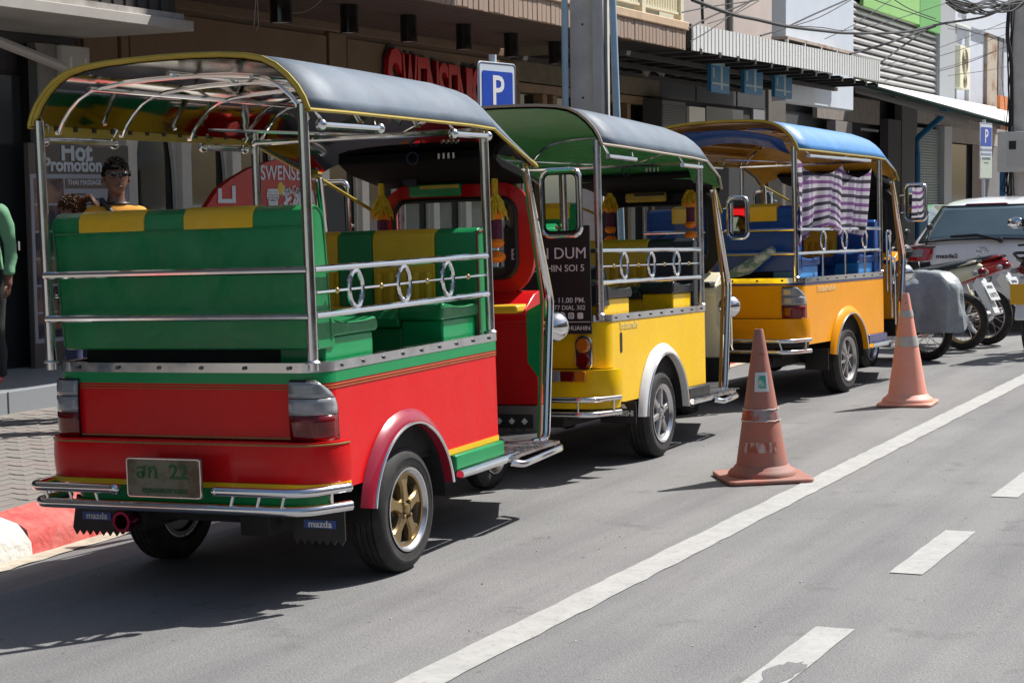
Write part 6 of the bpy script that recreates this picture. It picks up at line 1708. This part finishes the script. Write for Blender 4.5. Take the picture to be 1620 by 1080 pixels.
# silver cover over bk_c
from mathutils import noise as mnoise
def cover():
    n, m_ = 96, 36; rows = []
    M = bk_c.matrix_world
    def prof(y):   # half width, top height along the bike
        top = .93 + (.17 if y > .75 else 0) * min(1, (y - .75) / .2) if y > .75 else .93
        if y > 1.1: top -= (y - 1.1) * .9
        if y < -.1: top -= (-.1 - y) * .75
        return top
    for j in range(m_):
        t = j / (m_ - 1); row = []
        for i in range(n + 1):
            a = 2 * math.pi * i / n
            # plan ellipse from the spine outwards and down
            ey = .50 + .90 * math.cos(a); ex = .36 * math.sin(a)
            f = min(1, t * 1.9)
            y = .50 + (ey - .50) * (f ** .8); x = ex * f ** 1.1
            top = prof(.50 + (ey - .5) * min(1, t * 1.6))
            if t < .5: z = top - .02 * (t * 2) - .10 * (t * 2) ** 4 * abs(math.sin(a))
            else:
                zb = .30 - .04 * math.cos(a) + .05 * math.sin(a * 3) + .02 * math.sin(a * 9)
                z0 = top - .12 * abs(math.sin(a)) - .02
                z = z0 + (zb - z0) * (t - .5) * 2
            tri = lambda v: 2 * abs((v / (2 * math.pi)) % 1 - .5) * 2 - 1
            fold = (.35 + .65 * t) * (.055 * tri(a * 5 + 1.6 * t + 1) + .040 * tri(a * 9 - 1.5 * t) + .016 * tri(a * 17 + 2 * t)) * min(1, t * 1.6)
            d = Vector((math.sin(a), math.cos(a), 0)); x += d.x * fold; y += d.y * fold
            z += .020 * tri(a * 3 + t * 7) + .012 * tri(a * 9 + t * 13)
            nv = mnoise.noise(Vector((x * 7, y * 7, z * 4))) * .03 + mnoise.noise(Vector((x * 15 + 5, y * 15, z * 5))) * .012
            x += d.x * nv * f; y += d.y * nv * f; z += nv * .5
            row.append((x, y, z))
        rows.append(row)
    o = MB().grid(rows).build('motorcycle_cover', mat('silver_tarpaulin', (.30, .33, .35), .42, .0, var=.15, vs=5, bump=.7, bs=6, bdist=.04), None, smooth=42, solid=.004)
    o.matrix_world = M.copy()
    return tag(o, 'crumpled silver tarpaulin draped over the front motorcycle', 'cover')
cover()
# wheeled food stall parts seen past the last tuk-tuk
stl = thing('stall_box', 'small cream box stand in the shade behind the farthest tuk-tuk', 'box', tuple(atX(1440, 420, -8.0)))
p = atX(1430, 430, -8.0); q = atX(1447, 390, -8.0)
P_(MB().bx(-8.3, -8.0, p.y, q.y, 0, q.z), 'box_body', cream, stl, bevel=.01)
P_(MB().bx(-8.0, -7.99, p.y + .05, q.y - .1, q.z - .28, q.z - .08), 'box_window', black, stl)
# ------------------------------------------------------------------ people
skinm = mat('brown_skin', (.15, .068, .042), .5, var=.1, vs=8)
hairm = mat('black_hair', (.010, .008, .007), .85, spec=.1)
hairb = mat('brown_bleached_hair', (.03, .014, .009), .5, col2=(.13, .055, .02), vs=30, stretch=(3, 3, .4), thr=(.4, .65), spec=.15)
def person(loc, rz, lab, H, shirt, pants, hair, pose, sleeves='short', shoes=black):
    T = thing('person', lab, 'person', loc, rz)
    k = H / 1.75
    J = {'pel': (0, 0, .95), 'sp': (0, .0, 1.12), 'ch': (0, .01, 1.32), 'nk0': (0, .0, 1.46), 'nk': (0, .01, 1.53), 'hd': (0, .025, 1.60)}
    J.update({'hipL': (-.09, 0, .90), 'hipR': (.09, 0, .90), 'knL': (-.10, .02, .50), 'knR': (.10, .02, .50), 'anL': (-.11, -.01, .09), 'anR': (.11, -.01, .09), 'toL': (-.12, .14, .035), 'toR': (.12, .14, .035)})
    J.update({'shL': (-.17, 0, 1.42), 'shR': (.17, 0, 1.42), 'elL': (-.23, -.02, 1.13), 'elR': (.23, -.02, 1.13), 'wrL': (-.24, .05, .88), 'wrR': (.24, .05, .88), 'paL': (-.24, .07, .80), 'paR': (.24, .07, .80)})
    J.update({a: b for a, b in pose.items() if a[0] != '_'})
    rad = {'pel': .135, 'sp': .12, 'ch': .145, 'nk0': .07, 'nk': .060, 'hd': .062, 'hip': .095, 'kn': .058, 'an': .042, 'to': .035, 'sh': .06, 'el': .040, 'wr': .028, 'pa': .036}
    E = [('pel', 'sp'), ('sp', 'ch'), ('ch', 'nk0'), ('nk0', 'nk'), ('nk', 'hd')]
    for s_ in 'LR': E += [('pel', 'hip' + s_), ('hip' + s_, 'kn' + s_), ('kn' + s_, 'an' + s_), ('an' + s_, 'to' + s_), ('ch', 'sh' + s_), ('sh' + s_, 'el' + s_), ('el' + s_, 'wr' + s_), ('wr' + s_, 'pa' + s_)]
    names = list(J); idx = {n: i for i, n in enumerate(names)}
    me = bpy.data.meshes.new('body'); me.from_pydata([tuple(c * k for c in J[n]) for n in names], [(idx[a], idx[b]) for a, b in E], [])
    o = bpy.data.objects.new('body', me); COL.objects.link(o)
    sk = o.modifiers.new('skin', 'SKIN'); sk.use_smooth_shade = True
    for i, n in enumerate(names):
        base = n[:-1] if n[-1] in 'LR' and n[:-1] in rad else n
        r = rad[base] * k
        fl = .62 if n in ('sp', 'ch', 'pel') else 1
        me.skin_vertices[0].data[i].radius = (r, r * fl) if fl != 1 else (r, r)
        me.skin_vertices[0].data[i].use_root = (n == 'pel')
    ss = o.modifiers.new('sub', 'SUBSURF'); ss.levels = 2; ss.render_levels = 2
    dg = bpy.context.evaluated_depsgraph_get(); m2 = bpy.data.meshes.new_from_object(o.evaluated_get(dg))
    bpy.data.objects.remove(o)
    b = MB(); b.v = [tuple(v.co) for v in m2.vertices]; b.f = [tuple(p.vertices) for p in m2.polygons]
    # fingers rooted in the palms
    for s_, sx in (('L', -1), ('R', 1)):
        P = Vector(J['pa' + s_]) * k; Wv = Vector(J['wr' + s_]) * k; d = (P - Wv).normalized(); fw = Vector((0, 1, 0)); fw = (fw - d * fw.dot(d)).normalized(); sd_ = d.cross(fw)
        for q in range(4):
            st_ = P + fw * (q - 1.5) * .019 * k + d * .01; ln = (.062, .075, .080, .068)[q] * k
            b.tube([st_ - d * .02, st_ + d * ln * .5, st_ + d * ln * .85 + sd_ * (-sx) * .014, st_ + d * ln + sd_ * (-sx) * .028], .0085 * k, 6, r2=.006)
        b.tube([P + fw * .02, P + fw * .045 * k + d * .01, P + fw * .055 * k + d * .045 * k], .010 * k, 6, r2=.007)
    body = b.build('body', skinm, T, smooth=80)
    from mathutils import noise as mn
    for v in body.data.vertices:
        c = v.co; ax = abs(c.x); n_ = v.normal
        arm = ax > .185 * k
        tor = (.93 * k < c.z < 1.45 * k and not arm) or (arm and c.z > (.91 if sleeves == 'long' else 1.23) * k and c.z < 1.47 * k)
        leg = .10 * k < c.z <= .93 * k and not (arm and ax > .2 * k)
        if tor:
            f_ = mn.noise(Vector((c.x * 9, c.y * 9, c.z * 5 + 3))) * .016 + mn.noise(Vector((c.x * 22, c.y * 22, c.z * 14))) * .008
            v.co = c + n_ * (.016 + f_) * k + Vector((0, 0, -.004))
        elif leg:
            f_ = mn.noise(Vector((c.x * 12, c.y * 12, c.z * 9))) * .014
            v.co = c + n_ * (.014 + f_) * k
    mm = body.data; mm.materials.append(shirt); mm.materials.append(pants); mm.materials.append(shoes)
    ny = 1.47 * k
    for p in mm.polygons:
        c = p.center; mi = 0
        ax = abs(c.x)
        arm = ax > .185 * k and c.z > .72 * k
        el = abs(J['elR'][2] * k)
        if c.z < .085 * k: mi = 3
        elif c.z < .93 * k and not (arm and ax > .2 * k): mi = 2
        elif c.z < ny and not arm: mi = 1
        elif arm and c.z > (.90 if sleeves == 'long' else 1.22) * k: mi = 1
        elif ax > .09 * k and c.z > 1.3 * k: mi = 1
        p.material_index = mi
    # head: ellipsoid with jaw, nose, ears
    hr = pose.get('_head', (0, 0)); hc = Vector(J['hd']) * k + Vector((0, .012, .050 * k))
    Hm = Matrix.Translation(hc) @ Matrix.Rotation(hr[0], 4, 'Z') @ Matrix.Rotation(hr[1], 4, 'X') @ Matrix.Scale(1.07, 4)
    rows = []; n = 24
    for i in range(17):
        th = math.pi * i / 16; row = []
        for j in range(n + 1):
            a = 2 * math.pi * j / n
            x, y, z = math.sin(th) * math.sin(a), math.sin(th) * math.cos(a), math.cos(th)
            w = .076 * (1 - .20 * max(0, -z)); dp = .096 * (1 - (.10 if y < 0 else 0) * max(0, -z))
            yy = y * dp + (.012 if z < -.4 and y > 0 else 0)
            if abs(x) < .28 and y > .6 and -.42 < z < .12: yy += .020 * (1 - abs(x) / .28) * (1 - abs(z + .25) / .45)
            if abs(x) < .75 and y > .4 and -.02 < z < .2: yy -= .005
            row.append(tuple(Hm @ (Vector((x * w, yy, z * .118)) * k)))
        rows.append(row)
    h = MB().grid(rows)
    for sx in (-1, 1): h.sphere(tuple(Hm @ (Vector((sx * .078, -.005, -.01)) * k)), .026 * k, 8, (.4, .7, 1.2))
    hd = h.build('head', skinm, T, smooth=70)
    MB().tube([Hm @ (Vector((-.024, .093, -.062)) * k), Hm @ (Vector((0, .099, -.060)) * k), Hm @ (Vector((.024, .093, -.062)) * k)], .0055 * k, 6).build('mouth', mat('lip', (.17, .05, .04), .5), hd)
    for sx in (-1, 1):
        MB().sphere(tuple(Hm @ (Vector((sx * .031, .084, .008)) * k)), .011 * k, 8).build('eye', mat('eye_dark', (.03, .02, .02), .2), hd)
    # hair: many short tufts over the scalp
    hb = MB(); rows = []
    for i in range(9):
        th = math.pi * .56 * i / 8; row = []
        for j in range(n + 1):
            a = 2 * math.pi * j / n; x, y, z = math.sin(th) * math.sin(a), math.sin(th) * math.cos(a), math.cos(th)
            z2 = max(z, .34) if y > .2 else z
            row.append(tuple(Hm @ (Vector((x * .0785, y * .0985 - .004, z2 * .121 + .001)) * k)))
        rows.append(row)
    hb.grid(rows)
    hl = pose.get('_hair', .017)
    for q in range(620):
        u = random.random(); th = math.acos(1 - u * 1.25); a = random.uniform(0, 2 * math.pi)
        x, y, z = math.sin(th) * math.sin(a), math.sin(th) * math.cos(a), math.cos(th)
        if y > .45 and z < .42: continue
        if y > 0 and z < .05: continue
        p0 = Vector((x * .078, y * .098 - .004, z * .120)); d = Vector((x, y * .9 + .25 * (z > .5), z * .5 + .12)).normalized()
        d = (d + Vector((random.uniform(-.5, .5), random.uniform(-.5, .5), random.uniform(-.3, .3)))).normalized()
        p1 = p0 + d * hl * .5; p2 = p1 + (d + Vector((0, 0, -.5))).normalized() * hl * .5
        hb.tube([Hm @ (p * k) for p in (p0, p1, p2)], .0075 * k, 4, r2=.0012)
    hb.build('hair', hair, T, smooth=60)
    return T, Hm, k
shirt_y = mat('orange_yellow_shirt', (.62, .27, .015), .8, var=.1, bump=.3, bs=14)
jeans = mat('dark_jeans', (.02, .03, .08), .85, var=.2)
blkp = mat('black_trousers', (.012, .012, .014), .85, var=.2)
mint = mat('mint_green_shirt', (.12, .29, .16), .8, var=.1, bump=.3, bs=14)
def atD(px, D, z=0):
    r = ray(px, 300); h = Vector((r.x, r.y, 0)).normalized() * D; return Vector((h.x, h.y, z))
pm_ = atD(183, 13.3)
tocam = lambda p: math.atan2(-p.y, -p.x) - math.pi / 2
mp, Hm, k = person((pm_.x, pm_.y, .0), tocam(pm_) + .15, 'man in a yellow T-shirt and sunglasses with a black shoulder strap', 1.92, shirt_y, jeans, hairm, {'_head': (-.05, .02)})
for sx in (-1, 1):
    MB().sphere(tuple(Hm @ (Vector((sx * .034, .094, .012)) * k)), .027 * k, 12, (1.1, .45, .75)).build('sunglass_lens', blackgl, mp)
MB().tube([Hm @ (Vector((-.078, .02, .02)) * k), Hm @ (Vector((-.065, .088, .02)) * k), Hm @ (Vector((0, .106, .022)) * k), Hm @ (Vector((.065, .088, .02)) * k), Hm @ (Vector((.078, .02, .02)) * k)], .0035 * k, 6).build('sunglass_frame', black, mp)
MB().tube([(.10 * k, .05 * k, 1.50 * k), (.02 * k, .13 * k, 1.38 * k), (-.14 * k, .12 * k, 1.15 * k)], .018 * k, 8).tube([(.10 * k, .05 * k, 1.50 * k), (.08 * k, -.08 * k, 1.42 * k), (-.1 * k, -.13 * k, 1.2 * k)], .018 * k, 8).build('shoulder_strap', black, mp)
MB().tube([((.085 * math.cos(a * math.pi / 10)) * k, (.065 * math.sin(a * math.pi / 10) + .01) * k, 1.475 * k) for a in range(20)], .010 * k, 6, closed=True).build('collar', black, mp)
pw = atD(120, 13.8)
wo, Hm, k = person((pw.x, pw.y, .0), tocam(pw) - math.pi * .62, 'woman with a brown ponytail turned away, mostly hidden by the green seat', 1.66, mat('dark_blouse', (.05, .04, .06), .8), jeans, hairb, {'_head': (.1, -.25)})
q = MB()
for j in range(9):
    a = j * .7
    q.tube([Hm @ (Vector((.01 * math.cos(a), -.105, .055 + .01 * math.sin(a))) * k), Hm @ (Vector((.025 * math.cos(a), -.165, .06 + .02 * math.sin(a))) * k), Hm @ (Vector((.035 * math.cos(a), -.195, -.02 + .02 * math.sin(a))) * k), Hm @ (Vector((.03 * math.cos(a), -.18, -.14)) * k)], .020 * k, 6, r2=.006)
q.build('ponytail', hairb, wo, smooth=60)
MB().tube([Hm @ (Vector((.05, .02, .125)) * k), Hm @ (Vector((.085, .0, .07)) * k), Hm @ (Vector((.088, -.03, .03)) * k)], .004, 6).build('hair_clip', whitep, wo)
pg_ = atD(-30, 14.6)
gp_, Hm, k = person((pg_.x, pg_.y, .17), tocam(pg_) - .5, 'person in a mint green long-sleeved shirt and black trousers at the left edge', 1.75, mint, blkp, hairm, {'elR': (.26, .02, 1.12), 'wrR': (.27, .05, .86), 'paR': (.275, .06, .78)}, sleeves='long', shoes=mat('red_sandal', (.35, .05, .05), .5))
